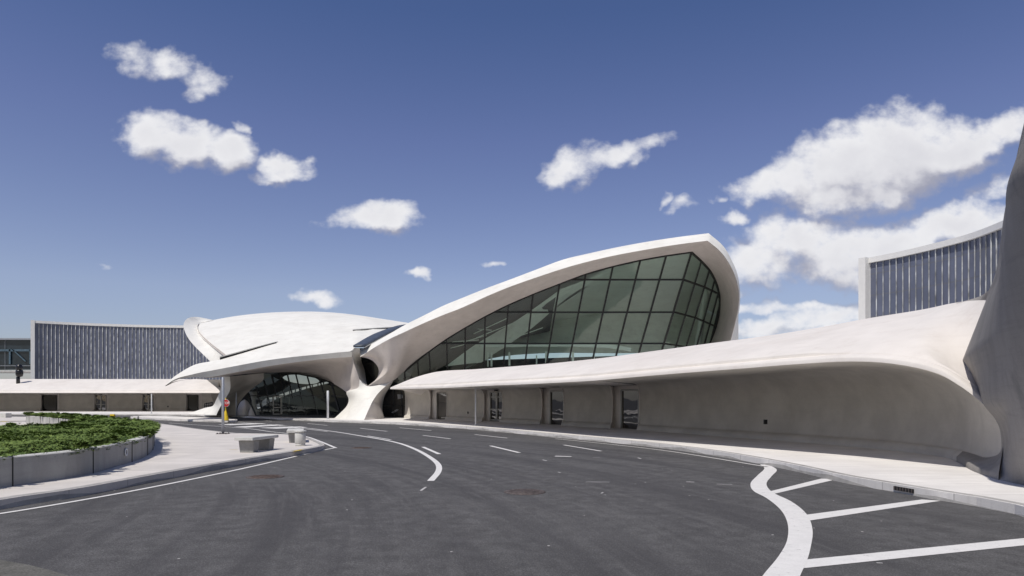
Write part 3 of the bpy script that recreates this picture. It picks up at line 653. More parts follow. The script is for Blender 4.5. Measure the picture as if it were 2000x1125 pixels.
# ---- right buttress
b_rows = [[(653,817,56.3),(667,819,54.6),(682,820,53),(697,820.6,52),(711,820.5,51.4)],
          [(665,806,56.2),(676,808,54.9),(688,808.5,53.6),(701,809,52.5),(714.6,812,51.9)],
          [(677.5,792.5,56.1),(687,794,55.1),(698,795,54.1),(709,796,53.2),(721.7,796.4,52.8)],
          [(681,780,56),(691,781,55.3),(703,781,54.5),(715,781,53.9),(728.9,782,53.7)],
          [(676.6,766,55.8),(691,767,55.4),(706,767.5,54.9),(722,767,54.6),(739.5,767,54.8)],
          [(699.5,756.6,55.4),(707,758,55.2),(715,759,55.1),(732,758,55.1),(753.7,753.7,55.6)],
          [(702,740,55.2),(710.5,749.5,55.3),(718,754,55.3),(737,752.5,55.4),(767,744,56.3)]]
part('buttress', surf(b_rows, 4, 5), M['shell'])
part('buttress_flank', surf([[(711,820.5,51.4),(714.6,812,51.9),(721.7,796.4,52.8),(729.5,783,53.7)], [(735,820,53.6),(733,807,53.9),(732,794,53.8),(730,784,53.8)], [(751,817.3,56.2),(745,801.7,55.8),(737.7,791,55.2),(730.2,784.5,54)]], 5, 4), M['wing'])
lg = [(751,817,56.2),(745,801.7,55.8),(737.7,791,55.2),(729.5,783,53.7),(739.5,767,54.8),(753.7,753.7,55.6),(767,744,56.3)]
rg = [(752,817,59.2),(747.5,805,59.2),(747,795,59.2),(748,786,59),(752,771.5,58.6),(760.8,757,58),(768,744,57.4)]
part('buttress_flank', surf([lg, rg], 5, 4), M['wing'])
mb = MB(); mb.poly([at(742,817,59.4), at(800,816,59.4), at(800,741,59.4), at(760,741,59.4)]); gl2 = mb.build('side_window', M['backglass'], term)
mb = MB()
for q in ((768,760,770,816),(783,756,786,816),(748,793,800,791)): mb.bar(at(q[0], q[1], 59.3), at(q[2], q[3], 59.3), .09, .1)
mb.build('mullion', M['frame'], gl2)
mb = MB(); mb.poly([at(764,806,59.25), at(775,799,59.25), at(779,800,59.25), at(769,807.5,59.25)]); mb.build('pale_patch', M['grey'], gl2); mb = MB(); mb.poly([at(776,770,59.25), at(786,771,59.25), at(787,777,59.25), at(777,780,59.25)]); mb.build('pale_patch', M['grey'], gl2)  # two paler patches set on the dark pane
# ---- left buttress
bl = [(366,808.6,71.8),(399,797,71),(415,793,69.5),(422,781,67.5),(430.5,761,64.5),(434,744,61.5),(436,735.6,60.3)]
br = [(422.5,811,66.6),(424.5,806,66.4),(428,799,66),(433,790,65.5),(441,777,64),(450,758,61.5),(449,735.2,60.4)]
part('buttress', seg(bl, br, 5, 4), M['shell'])
gr = [(464,811,67.5),(462,800,67.3),(464,792,67),(477,774,65.5),(495,757,63.8),(514,742,62.2),(515,728.9,61.3)]
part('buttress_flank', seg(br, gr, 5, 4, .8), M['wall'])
part('buttress_foot', surf([[(463,811.5,68),(464,797,68),(470,785,68),(477,780.5,68.5)], [(480,811,67),(480,798,67),(479,788,67.5),(478,780.7,68.5)], [(497,811,68.5),(492,798,68.5),(486,787,68.5),(479,780.9,68.6)]], 4, 4), M['wing'])
mb = MB(); 
mb.lathe(tuple(at(496, 812, 66)), [(.55,0),(.42,.5),(.22,1.0),(.2,1.5),(.35,2.1),(.5,2.4)], 16); mb.build('interior_pier', M['wing'], term)
# arch window
dg = lambda px: 63.5-(px-515)*.036
AR = [(515,729),(545,727.5),(582.5,730.2),(620,737.6),(645,746.6),(665,757.7),(677,767),(681.5,780),(677.5,792.5),(665,806),(655,815.5)]
mb = MB(); mb.poly([at(x, y, dg(x)) for x, y in [(500,812),(478,774),(495,757),(514,742)]+AR]); awin = mb.build('arch_window', M['archglass'], term)
mb = MB(); mul = [((500,755),(514,812)),((515,743),(533,812)),((530,731),(549,812)),((545,729),(565,812)),((561,730),(581,812)),((578,732),(598,812)),((600,734),(622,812)),((624,740),(646,812)),((647,749),(663,806)),((482,770),(500,812))]
for p, q in mul: mb.bar(at(*p, dg(p[0])-.05), at(*q, dg(q[0])-.05), .10, .14)
mb.bar(at(480,773,dg(480)-.05), at(681,773,dg(681)-.05), .08, .1); mb.bar(at(500,811.5,dg(500)-.05), at(657,813,dg(657)-.05), .14, .16)
pts = [(x, y) for x, y in AR]
for a, b in zip(pts, pts[1:]): mb.bar(at(*a, dg(a[0])-.06), at(*b, dg(b[0])-.06), .14, .14)
mb.build('mullion', M['frame'], awin)
for x0, x1 in ((534,549),(551,565)):
    mb = MB(); d_ = dg(550)-.12
    for a, b in (((x0,775),(x0,809)),((x1,775),(x1,809)),((x0,775),(x1,775)),((x0,808.7),(x1,808.7)),((x0,796),(x1,796))): mb.bar(at(*a, d_), at(*b, d_), .07, .08)
    mb.build('door', M['dframe'], awin)
bx = np.linspace(440, 742, 152)
lowb = lambda x: float(np.interp(x, [440,494,510,525,563,602,642,652,742], [812,803,796,786.5,770,758,748.3,746,740])); thb = lambda x: float(np.interp(x, [440,493,500,518,530,560,645,652,742], [0,0,9,12,8,5.2,3.6,0,0]))
ovh = lambda x: 8.5*math.sqrt(max(0, 1-((x-588)/35)**2)); ovc = lambda x: 741-(x-588)*-.10
D9 = 69.5; bd = [lambda x: 818, lowb, lambda x: lowb(x)-thb(x), lambda x: min(ovc(x)+ovh(x), lowb(x)-thb(x)-.5), lambda x: min(ovc(x)+ovh(x), lowb(x)-thb(x)-.5)-2*ovh(x), lambda x: 680]
for k in (0, 2, 4):
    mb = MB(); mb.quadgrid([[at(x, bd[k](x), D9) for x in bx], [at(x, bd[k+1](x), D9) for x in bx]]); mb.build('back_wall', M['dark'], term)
for x in range(500, 650, 11): mb = MB(); mb.bar(at(x, lowb(x)+1, D9+.1), at(x, lowb(x)-thb(x)-1, D9+.1), .10, .1); mb.build('back_window_mullion', M['frame'], term)
mb = MB(); mb.poly([Vector((-31, 66.5, .18)), Vector((-15.5, 57.5, .18)), Vector((-13, 60, .18)), Vector((-13, 71, .18)), Vector((-31, 71, .18))]); mb.build('floor', M['backglass'], term)
# dark flank wall between buttress and side building
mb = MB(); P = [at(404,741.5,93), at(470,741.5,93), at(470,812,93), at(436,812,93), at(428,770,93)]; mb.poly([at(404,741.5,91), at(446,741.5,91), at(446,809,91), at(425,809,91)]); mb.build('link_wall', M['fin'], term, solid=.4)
mb = MB()
for q in ((400,796,400,789),(404,796,404,786.5),(408,796,408,786),(412,796,412,786),(415,796,415,785.5),(399,789,415,785.5),(398,793,415,792.5)): mb.bar(at(q[0], q[1], 76), at(q[2], q[3], 76), .1, .1)
mb.build('railing', M['dark'], term)

# ================================================================ LOW WINGS
def low_wing(root, L, T, E, Rg, mid, doors, groove_to=1e9, per=4, m=M['wing'], nf=None, rnd=(90, 91), sharp=99):
    """L lip foot, T lip top, E canopy edge, Rg ridge, mid point of the fascia: lists of world key points.
       doors: list of (index a, index b, kind) key intervals left open"""
    n = len(L); Lk, Tk, Ek = (keyed(q, per) for q in (L, T, E)); Rk, Mk = (keyed(q[:nf//per+1 if nf else None], per) for q in (Rg, mid)); nf = nf or len(Ek)
    # fascia: edge, lip, groove, roll, then the slope to the ridge
    def fas(i):
        e, r, mm = Ek[i], Rk[i], Mk[i]; ih = Vector((r.x-e.x, r.y-e.y, 0)); w = ih.length; ih = ih.normalized() if w > 1e-4 else Vector((0, 1, 0))
        k = min(1, w/2.0); g_ = k*max(0., min(1., (groove_to-i)/(per*.8)))
        pts = [e, e+ih*.02+Vector((0, 0, .07*k+.02)), e+ih*.05*k+Vector((0, 0, .11*k+.02)), e+ih*.36*k+Vector((0, 0, .20*k+.02)), e+ih*.38*k+Vector((0, 0, .205*k+.02)), e+ih*(.38-.04*g_)*k+Vector((0, 0, (.215+.06*g_)*k+.02)), e+ih*.46*k+Vector((0, 0, (.25+.08*g_)*k+.02))]
        s = pts[-1]; b = mm*2-(s+r)*.5
        sh = max(0., min(1., (i/per-sharp)/1.5))
        for q in range(1, 11): t = q/10; pl_ = lerp(s, mm, t*2) if t < .5 else lerp(mm, r, t*2-1); pts.append(lerp(s*(1-t)**2+b*2*t*(1-t)+r*t*t, pl_, sh))
        return pts
    rows = rows_f = [fas(i) for i in range(nf)]
    mb = MB(); mb.quadgrid(rows); mb.build('canopy', m, root)
    mb = MB(); mb.quadgrid([[r, r+Vector((.8, 2.0, -.35)), r+Vector((2.5, 6.0, -.9)), Vector((r.x+2.5, r.y+6.0, .1))] for r in Rk[:nf]]); mb.build('roof', m, root)
    # scooped wall
    av1 = [0, .0, .0, .0, .0, .04, .14, .34, .7, 1.]; off1 = [0, .26, .40, .56, .64, .52, .26, .06, 0, 0]; zf1 = [0, .012, .09, .30, .52, .74, .90, .985, 1.0, 1.]
    av0 = [0, 0, 0, 0, 0, 0, .01, .035, .3, 1.]; off0 = [0, .14, .22, .34, .40, .34, .18, .02, 0, 0]; zf0 = [0, .012, .09, .30, .52, .74, .90, .985, 1.0, 1.]
    def scoop(i):
        l, e = Tk[i], Ek[i]; d = Vector((l.x-e.x, l.y-e.y, 0)); w = d.length; ih = d.normalized() if w > 1e-3 else Vector((0, 1, 0)); k = min(1, w/3); g0 = min(1, max(0, (i/per-rnd[0])/(rnd[1]-rnd[0]))); av, off, zf = ([lerp(a, b, g0) for a, b in zip(p, q)] for p, q in ((av0, av1), (off0, off1), (zf0, zf1)))
        K = [Vector((0, 0, 0))+l*(1-a)+e*a for a in av]
        K = [Vector((p.x, p.y, lerp(l.z, e.z, z)))+ih*o*k for p, o, z in zip(K, off, zf)]
        return keyed(K, 3)
    opens = set()
    for a, b, kind in doors:
        for i in range(int(a*per), int(b*per)): opens.add(i)
    run = []; runs = []
    for i in range(len(Tk)):
        run.append(i)
        if i in opens:
            if len(run) > 1: runs.append(run)
            run = []
        elif i == len(Tk)-1: runs.append(run)
    for r in runs:
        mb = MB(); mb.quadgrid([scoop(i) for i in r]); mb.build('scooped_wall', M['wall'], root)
        mb = MB(); rw = []
        for i in r:
            l, t, e = Lk[i], Tk[i], Ek[i]; ih = Vector((t.x-e.x, t.y-e.y, 0)); ih = ih.normalized() if ih.length > .01 else Vector((0, 1, 0))
            rw.append([l, l+Vector((0, 0, .13))+ih*.02, l*.55+t*.45+Vector((0, 0, .07)), t+Vector((0, 0, .0))-ih*.03, t])
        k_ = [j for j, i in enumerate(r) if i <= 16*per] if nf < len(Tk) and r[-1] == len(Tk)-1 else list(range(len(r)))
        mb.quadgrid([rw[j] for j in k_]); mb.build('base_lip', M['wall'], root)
        if len(k_) < len(r): mb = MB(); mb.quadgrid(rw[len(k_)-1:]); mb.build('foot', M['fin'], root)  # near end switched to the dark concrete in place of cast shade
    for a, b, kind in doors:
        ia, ib = int(a*per), int(b*per); mb = MB(); depth = .62; bk = {}
        for i in (ia, ib):
            pr = scoop(i); l = Tk[i]; e = Ek[i]; ih = Vector((l.x-e.x, l.y-e.y, 0)).normalized(); back = l+ih*depth; bk[i] = (back, ih)
            lowr = [Lk[i]]+[p for p in pr if p.z < e.z-.03 and (p-l).dot(ih) > -2.5]
            rr = [lowr, [Vector((back.x, back.y, p.z)) for p in lowr]]
            mb.quadgrid(rr, smooth=False)
            rb = MB(); rb.quadgrid([[p-ih*.035 for p in lowr], [p-ih*.035+(Lk[ib]-Lk[ia]).normalized()*(.07 if i == ib else -.07) for p in lowr]]); rb.build('rib', m, root, solid=.02)
        (ba, ih), (bb, _) = bk[ia], bk[ib]; zt = Ek[ia].z-.02
        mb.poly([Vector((ba.x, ba.y, .16)), Vector((bb.x, bb.y, .16)), Vector((bb.x, bb.y, zt)), Vector((ba.x, ba.y, zt))])
        ea, eb = Ek[ia], Ek[ib]; mb.poly([ea+Vector((0, 0, .0)), eb, Vector((bb.x, bb.y, zt+.01)), Vector((ba.x, ba.y, zt+.01))])
        mb.build('door_recess', m, root)
        u = Vector((bb.x-ba.x, bb.y-ba.y, 0)); wd_ = u.length; u.normalize(); nn = -ih
        if nn.dot(Vector((u.y, -u.x, 0))) < 0: nb = -Vector((u.y, -u.x, 0))
        else: nb = Vector((u.y, -u.x, 0))
        c = (ba+bb)/2 + u*(kind[2] if len(kind) > 2 else 0); w = kind[1]; H = 2.12; c = Vector((c.x, c.y, .16))+nb*.04
        if kind[0] == 'open':
            mb = MB(); mb.poly([c-u*w/2, c+u*w/2, c+u*w/2+Vector((0, 0, H)), c-u*w/2+Vector((0, 0, H))]); dr = mb.build('door', M['doorglass'] if len(kind) > 3 else M['backglass'], root)
            mb = MB()
            for s in (-1, 1): mb.bar(c+u*s*w/2+nb*.02, c+u*s*w/2+nb*.02+Vector((0, 0, H)), .09, .12, up=nb)
            mb.bar(c-u*w/2+nb*.02+Vector((0, 0, H)), c+u*w/2+nb*.02+Vector((0, 0, H)), .09, .12, up=nb)
            mb.build('frame', M['dframe'] if len(kind) > 3 else M['frame'], dr)
        else:
            mb = MB(); mb.poly([c-u*w/2, c+u*w/2, c+u*w/2+Vector((0, 0, H)), c-u*w/2+Vector((0, 0, H))]); dr = mb.build('door', M['doorglass'], root)
            mb = MB()
            for s in (-1, -.06, .06, 1): mb.bar(c+u*s*w/2+nb*.03, c+u*s*w/2+nb*.03+Vector((0, 0, H)), .08, .1, up=nb)
            for z in (.1, .88, H-.35, H): mb.bar(c-u*w/2+nb*.03+Vector((0, 0, z)), c+u*w/2+nb*.03+Vector((0, 0, z)), .11 if z < .2 else .07, .1, up=nb)
            mb.build('frame', M['dframe'], dr)
            mb = MB(); mb.box(tuple(c+nb*.12+Vector((0, 0, H+.14))), (.3, .14, .12)); mb.build('door_lamp', M['black'], dr)
    # dark backing behind everything
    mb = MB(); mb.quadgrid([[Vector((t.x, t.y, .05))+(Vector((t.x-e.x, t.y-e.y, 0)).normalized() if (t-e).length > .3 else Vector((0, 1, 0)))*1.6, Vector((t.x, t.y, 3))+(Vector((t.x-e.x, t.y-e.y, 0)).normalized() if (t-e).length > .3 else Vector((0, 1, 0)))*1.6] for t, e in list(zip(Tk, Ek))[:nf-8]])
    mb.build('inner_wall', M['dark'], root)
    return Lk, Tk, Ek, rows_f[-1]

rw_root = empty('terminal_side_wing', (3, 40, 0), 'long low white concrete wing sweeping to the near right under a curved canopy', 'building wing', 'low concrete wings of the terminal')
ridge_y = fit([759,775,800,841,907,1013,1140,1229,1317,1428,1500,1540,1688,1800,1888,1926], [758.6,751,741,728.3,722.7,714.7,703.5,692,680,665,655.5,650,623,604.8,588,586])
edge_y = fit([759,860,940,1060,1180,1300,1400,1520,1600,1660,1720,1780,1832,1872,1900,1922], [760,758,754,749,742,731,724,713.5,708.8,706,708,716,730,752,772,792])
dE = fit([760,830,910,1030,1150,1274,1378,1500,1600,1700,1780,1832,1872,1900,1922], [50.5,44.5,38.9,32.7,27.9,24.6,22.4,20.2,18.7,17.3,16.2,15.6,15.2,15.0,14.9])
Lpx = [(789,816.5,762),(837,818.7,792),(869,820,815),(941,822.9,868),(976,824.5,900),(1054,828.6,972),(1096,831,1010),(1192,836.8,1108),(1244,840,1165),(1320,845.5,1250),(1400,852,1335),(1497,859,1445),(1600,867,1560),(1690,875,1660),(1760,882,1745),(1840,892.5,1832),(1868,902,1872),(1885,912,1900),(1903,921.5,1922)]
L = [gp(x, y, .16) for x, y, _ in Lpx]; E = [at(ex, edge_y(ex), dE(ex)) for _, _, ex in Lpx]
Rg, T, mid = [], [], []
for i, (l, e) in enumerate(zip(L, E)):
    ih = Vector((l.x-e.x, l.y-e.y, 0)).normalized(); T.append(Vector((l.x, l.y, .42))+ih*.24)
    w = [0.9, 2.6, 4.2, 5.4, 5.8][i] if i < 5 else 6.2
    p = e+ih*w; px = 1000+F*p.x/p.y; Rg.append(at(px, ridge_y(px), p.y))
for k, v in {14: (1800, 21.2), 15: (1850, 19.6), 16: (1885, 18.5), 17: (1908, 17.8), 18: (1926, 17.3)}.items(): Rg[k] = at(v[0], ridge_y(v[0]) if v[0] < 1926 else 586, v[1])
for i, (r, e) in enumerate(zip(Rg, E)): mid.append((r+e)*.5+Vector((0, 0, .22 if i > 3 else .05*i)))
mid[15] = at(1808, 662, 17.3); mid[16] = at(1840, 678, 16.9); mid[17] = at(1862, 692, 16.7); mid[18] = at(1880, 703, 16.6); mid[14] = lerp(mid[14], at(1765, 655, 18), .5)
T[15] = at(1840, 874.5, 18.9); T[16] = at(1880, 881, 17.6); T[17] = at(1905, 888, 16.5); T[18] = at(1925, 893.5, 15.8)
L += [gp(1934,932.5,.16), gp(1950,937.5,.16)]; T += [at(1951,886,15.15), at(1961,866,14.86)]; E += [at(1948,826,14.8), at(1960.5,863,14.84)]
Rg += [E[-2]+Vector((.01, .02, .05)), E[-1]+Vector((.01, .02, .05))]; mid += [E[-2]+Vector((.005, .01, .02)), E[-1]+Vector((.005, .01, .02))]
per = 4
Lk, Tk, Ek, Rk = low_wing(rw_root, L, T, E, Rg, mid, [(1, 2, ('open', 1.35, .42, 1)), (3, 4, ('double', 1.6, .42)), (5, 6, ('open', 1.45, .45, 1)), (7, 8, ('open', 1.45, .38, 1))], groove_to=13*per, per=per, nf=18*per+1, rnd=(9, 14), sharp=16.5)
# near end: scoop closes and the surface rises into the leaning fin
FL = [gp(1944,936,.16), at(1948,905,14.3), at(1956,866,15.0), at(1948,825,14.8), at(1922,792,14.9), at(1900,745,15.7), at(1880,703,16.6), at(1896,650,17.0), at(1926,586,17.3), at(1931,568,16.8), at(1940,548,16), at(1949,512,15.3), at(1956,456,14.4), at(1963,408,13.8), at(1978,340,13.1), at(2000,240,12.4), at(2030,120,11.8), at(2070,-60,11.2)]
for k_, q_ in ((4, 0), (5, 9), (6, 11), (7, 14), (8, 16)): FL[k_] = Rk[q_].copy()
zs = [p.z for p in FL]; zs[3:9] = [1.35, 1.9, 2.5, 3.1, 3.7, 4.3]
FM = []; FR = []
for p, z in zip(FL, zs):
    d = 12.85-.44*(z-.16); px = 1985 if z < 5.4 else 1985+(z-5.4)*48
    FM.append(Vector(((px-1000)/F*d, d, z))); FR.append(Vector((9.6-.30*(z-.16), 11.0-.46*(z-.16), z)))
FQ = [Vector((lerp(a.x, b.x, .55), lerp(a.y, b.y, .55), lerp(a.z, b.z, .5)))+Vector((-.26, -.26, 0))*min(1, (a-b).length/3)*(0 if k < 4 else 1 if k < 8 else .15 if k == 8 else 0) for k, (a, b) in enumerate(zip(FL, FM))]
FZ = [Vector((12.5, 6.5, z)) for z in zs]
rows = [keyed(r[:7], 5)[:-1]+keyed(r[6:9], 5)[:-1]+keyed(r[8:], 5) for r in (FL, FQ, FM, FR)]; cols = [keyed(c, 5) for c in zip(*rows)]
part('fin_flare', surf([[(1868,592,18.9),(1888,588.2,18.4),(1908,586.8,17.8),(1926,586,17.32)], [(1870,591.2,19),(1890,586.2,18.5),(1913,579,17.9),(1932,566.5,16.9)]], 5, 3), M['fin'], rw_root)
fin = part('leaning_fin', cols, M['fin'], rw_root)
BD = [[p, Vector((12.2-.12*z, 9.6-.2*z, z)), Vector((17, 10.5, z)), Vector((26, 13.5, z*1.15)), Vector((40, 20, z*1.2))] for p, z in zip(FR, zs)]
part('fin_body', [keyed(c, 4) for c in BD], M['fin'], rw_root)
mb = MB(); c = gp(1494, 859, .16); q = at(1495, 824, 25.9); mb.bar(q-Vector((0, 0, .09)), q+Vector((0, 0, .09)), .12, .10); mb.build('wall_socket', M['black'], rw_root)
mb = MB(); q = at(914, 806, 46.7); mb.bar(q-Vector((0, 0, .08)), q+Vector((0, 0, .08)), .1, .1); mb.build('wall_socket', M['black'], rw_root)

lw_root = empty('terminal_side_wing', (-48, 88, 0), 'long low white concrete wing at the far left in front of the blue glass', 'building wing', 'low concrete wings of the terminal')
kx = [-180,-60,78,112,182,209,276,301,362,392,420]
L2 = [gp(x, 801.8+(0.4 if x > 0 else 0), .16) for x in kx]; L2 = [Vector(((x-1000)/F*91, 91, .16)) for x in kx]
L2 = [Vector((p.x, 91-.0*i, .16)) for i, p in enumerate(L2)]
E2 = [at(x+(10 if x > 400 else -1), 767.6, 84.5) for x in kx]; T2 = [p+Vector((0, .24, .26)) for p in L2]
R2 = [at(x, 740.3, 90.5) for x in kx]; R2[-1] = at(404, 741.5, 90.5); R2[-2] = at(386, 740.5, 90.5); E2[-2] = at(394, 767.6, 84.5)
m2 = [(a+b)*.5+Vector((0, 0, .2)) for a, b in zip(R2, E2)]; m2[-1] = at(418, 753, 88)
low_wing(lw_root, L2, T2, E2, R2, m2, [(2, 3, ('open', 1.9, 0)), (4, 5, ('double', 1.4, 0)), (6, 7, ('double', 1.35, 0)), (8, 9, ('open', 1.4, -.1))], per=4)
mb = MB(); mb.quadgrid([[at(430,767.6,84.5), at(418,753,88), at(404,741.5,90.5)], [at(431,768,92), at(431,755,92), at(431,742,92)]]); mb.build('end_wall', M['fin'], lw_root)
for ex in (60, 62): pass
mb = MB(); q = at(328, 794, 90.6); mb.bar(q-Vector((0, 0, .1)), q+Vector((0, 0, .1)), .12, .1); mb.build('wall_socket', M['black'], lw_root)

# ================================================================ GLASS CRESCENTS AND BRIDGE
def crescent(root, pts, ztop, zbot, band, bays, rowh, postw, side):
    P = spl(pts, 60); C0 = P; n = len(P)
    cum = [0]
    for a, b in zip(P, P[1:]): cum.append(cum[-1]+(b-a).length)
    tot = cum[-1]; v = []; uv = []
    mb = MB(); mb.quadgrid([[Vector((p.x, p.y, zbot)) for p in P], [Vector((p.x, p.y, ztop)) for p in P]])
    uv = {}
    for j, z in enumerate((zbot, ztop)):
        for i in range(n): uv[j*n+i] = (cum[i]/tot*bays, (z-zbot)/rowh)
    mb.build('glass_wall', M['curtain'], root, uv=uv)
    mb = MB()
    nrm = [Vector((-(P[min(i+1, n-1)]-P[max(i-1, 0)]).y, (P[min(i+1, n-1)]-P[max(i-1, 0)]).x, 0)).normalized()*side for i in range(n)]
    rows = [[Vector((p.x, p.y, ztop-.0))+q*.18 for p, q in zip(P, nrm)], [Vector((p.x, p.y, ztop+band))+q*.18 for p, q in zip(P, nrm)], [Vector((p.x, p.y, ztop+band))-q*1.5 for p, q in zip(P, nrm)]]
    mb.quadgrid(rows, smooth=False); mb.quadgrid([[Vector((p.x, p.y, ztop-.0)) for p in P], rows[0]], smooth=False); mb.build('parapet', M['white'], root)
    k = 0
    for b in range(1, bays):
        s = b/bays*tot; x = float(np.interp(s, cum, [p.x for p in P])); y = float(np.interp(s, cum, [p.y for p in P])); i = min(n-1, int(np.searchsorted(cum, s)))
        mb = MB(); q = nrm[i]*.06; jj = .8+.4*random.random()
        mb.bar(Vector((x, y, zbot))+q, Vector((x, y, ztop))+q, postw*jj, .04); mb.build('mullion', M['mullion'], root)
    mb = MB(); p = P[0]; t = (P[1]-P[0]).normalized(); w = .5
    mb.bar(Vector((p.x, p.y, zbot-1))-t*w/2+nrm[0]*.2, Vector((p.x, p.y, ztop+band))-t*w/2+nrm[0]*.2, w, .7, up=nrm[0]); mb.build('end_post', M['white'], root)
    mb = MB(); q = Vector((p.x, p.y, 0))+nrm[0]*.05; r = q-nrm[0]*9+t*2
    mb.poly([Vector((q.x, q.y, 0)), Vector((r.x, r.y, 0)), Vector((r.x, r.y, ztop)), Vector((q.x, q.y, ztop))]); mb.build('end_wall', M['white'], root)
lg_root = empty('glass_building', (-66, 103, 0), 'long blue glass walled building behind the far left wing', 'building', 'curved blue glass buildings behind the terminal')
zt = at(69, 631, 101).z
lp = [Vector(((68-1000)/F*101, 101, 0)), Vector(((130-1000)/F*103.2, 103.2, 0)), Vector(((191-1000)/F*105.0, 105.0, 0)), Vector(((280-1000)/F*107, 107, 0)), Vector(((359-1000)/F*107.8, 107.8, 0)), Vector(((460-1000)/F*108, 108, 0))]
crescent(lg_root, lp, zt, 1.5, .38, 56, .92, .09, -1)
rg_root = empty('glass_building', (25, 44, 0), 'tall blue glass building with white parapet rising behind the right wing', 'building', 'curved blue glass buildings behind the terminal')
zt2 = at(1706, 513, 45).z
rp = [Vector(((x-1000)/F*(zt2-EYE)*F/(HZ-y), (zt2-EYE)*F/(HZ-y), 0)) for x, y in ((1700,514),(1750,504.5),(1800,493.5),(1850,481.5),(1900,468),(1956,447.5),(2010,424))]
crescent(rg_root, rp, zt2, 1.5, .36, 26, 1.45, .045, -1)
br = empty('sky_bridge', (-100, 122, 0), 'dark glazed elevated walkway entering the left edge behind the wing', 'footbridge')
a_, b_ = at(-260, 724, 122), at(64, 722, 122); zt3 = at(0, 664, 122).z
mb = MB(); mb.poly([Vector((a_.x, 122, a_.z)), Vector((b_.x+2, 122, b_.z)), Vector((b_.x+2, 122, zt3)), Vector((a_.x, 122, zt3))]); mb.build('glass_wall', M['bridgeglass'], br)
mb = MB(); mb.box(((a_.x+b_.x)/2, 124, zt3+.15), (b_.x-a_.x+4, 5, .3)); mb.build('roof', M['steel'], br)
mb = MB(); mb.box(((a_.x+b_.x)/2, 124, a_.z-.14), (b_.x-a_.x+4, 5, .3)); mb.build('deck', M['grey'], br)
mb = MB(); q = b_.x
while q > a_.x: mb.bar((q-5.0, 121.9, a_.z), (q-5.0, 121.9, zt3), .045, .05); q -= 1.88
mb.bar((a_.x, 121.88, a_.z+.9), (b_.x, 121.88, a_.z+.9), .08, .06); mb.build('mullion', M['steel'], br)
mb = MB(); s_ = M['bluestrip']
for x in (-40, 20, 60): p = at(x, 690, 121.9); mb.bar((p.x, 121.8, a_.z+1.2), (p.x, 121.8, zt3-1.6), .3, .1)
mb.bar((a_.x, 121.8, zt3-1.9), (b_.x, 121.8, zt3-1.9), .4, .1); mb.bar(at(24, 682, 121.8), at(50, 706, 121.8), .18, .1); mb.build('truss', M['truss'], br)
sg = empty('traffic_signal', at(38, 741, 84), 'black signal head showing above the far left wing roof', 'traffic signal')
c = at(37.6, 741, 88)
mb = MB(); mb.lathe(tuple(c+Vector((-.15, 0, -.6))), [(.001, 0), (.22, 0), (.22, .9), (.16, .95), (.001, .95)], 16); mb.build('pole', M['black'], sg)
mb = MB(); mb.lathe(tuple(c+Vector((.02, 0, .3))), [(.001, 0), (.36, .1), (.43, .4), (.43, .8), (.36, .95), (.001, .98)], 20); mb.build('signal_lamp', M['black'], sg)
mb = MB(); mb.lathe(tuple(c+Vector((0, 0, 1.25))), [(.001, 0), (.34, .03), (.40, .2), (.38, .5), (.26, .72), (.001, .8)], 20); mb.build('signal_lamp', M['black'], sg)

# ================================================================ PLANTER
po = [Vector(p+(0,)) for p in ((-12.5,4.5),(-10.2,9),(-9.45,12.2),(-9.15,14),(-9.6,16.2),(-10.15,18.2),(-11.3,20.9),(-13.4,24.8),(-16,28.6),(-19.8,33.2),(-25,38.6),(-29.6,43.2),(-30.6,44.6))]
pi_ = [Vector(p+(0,)) for p in ((-32.0,44.2),(-31.4,43.0),(-28.6,40.4),(-24.5,36.2),(-20.8,32.2),(-18.6,28.4),(-17.5,25.8),(-18.8,24.0),(-23,22.8),(-30,22.0))]
PO, PI = spl(po, 90), spl(pi_, 60)
pl = empty('planter', (-12, 20, .16), 'horseshoe shaped concrete planter wall filled with green ground cover', 'planter')
WT = .72
def wallband(P, inward, name):
    mb = MB(); rows = []; rc_ = []
    for i, p in enumerate(P):
        t = (P[min(i+1, len(P)-1)]-P[max(i-1, 0)]).normalized(); n_ = Vector((-t.y, t.x, 0))*inward
        rows.append([p+Vector((0, 0, .15)), p+Vector((0, 0, WT-.03)), ])
        rc_.append([p-n_*.004+Vector((0, 0, WT-.032)), p-n_*.004+Vector((0, 0, WT-.02)), p+n_*.02+Vector((0, 0, WT)), p+n_*.20+Vector((0, 0, WT)), p+n_*.22+Vector((0, 0, .3))])
    m2_ = MB(); m2_.quadgrid(rc_, smooth=False); m2_.build('top_strip', M['bench'], pl)  # paler strip along the wall top
    mb.quadgrid(rows, smooth=False); mb.build(name, M['planterwall'] if name == 'outer_wall' else M['grey'], pl)
    # joints
    acc_ = 0
    for i in range(1, len(P)):
        acc_ += (P[i]-P[i-1]).length
        if acc_ > 2.05 and abs(1000+F*P[i].x/P[i].y-244) > 12:
            acc_ = 0; p = P[i]; t = (P[i]-P[i-1]).normalized(); n_ = Vector((-t.y, t.x, 0))*inward
            mb = MB(); mb.bar(p-n_*.006+Vector((0, 0, .16)), p-n_*.006+Vector((0, 0, WT-.01)), .012, .02, up=n_); mb.bar(p-n_*.0+Vector((0, 0, WT+.002)), p+n_*.2+Vector((0, 0, WT+.002)), .02, .008, up=Vector((0, 0, 1))); mb.build('joint', M['dark'], pl)
wallband(PO, 1, 'outer_wall'); wallband(PI, 1, 'inner_wall')
ring = [p for p in PO]+[p for p in PI]
mb = MB(); mb.poly([Vector((p.x, p.y, .55)) for p in ring]+[Vector((-34, 14, .55)), Vector((-30, 5, .55))]); mb.build('soil', M['soil'], pl)
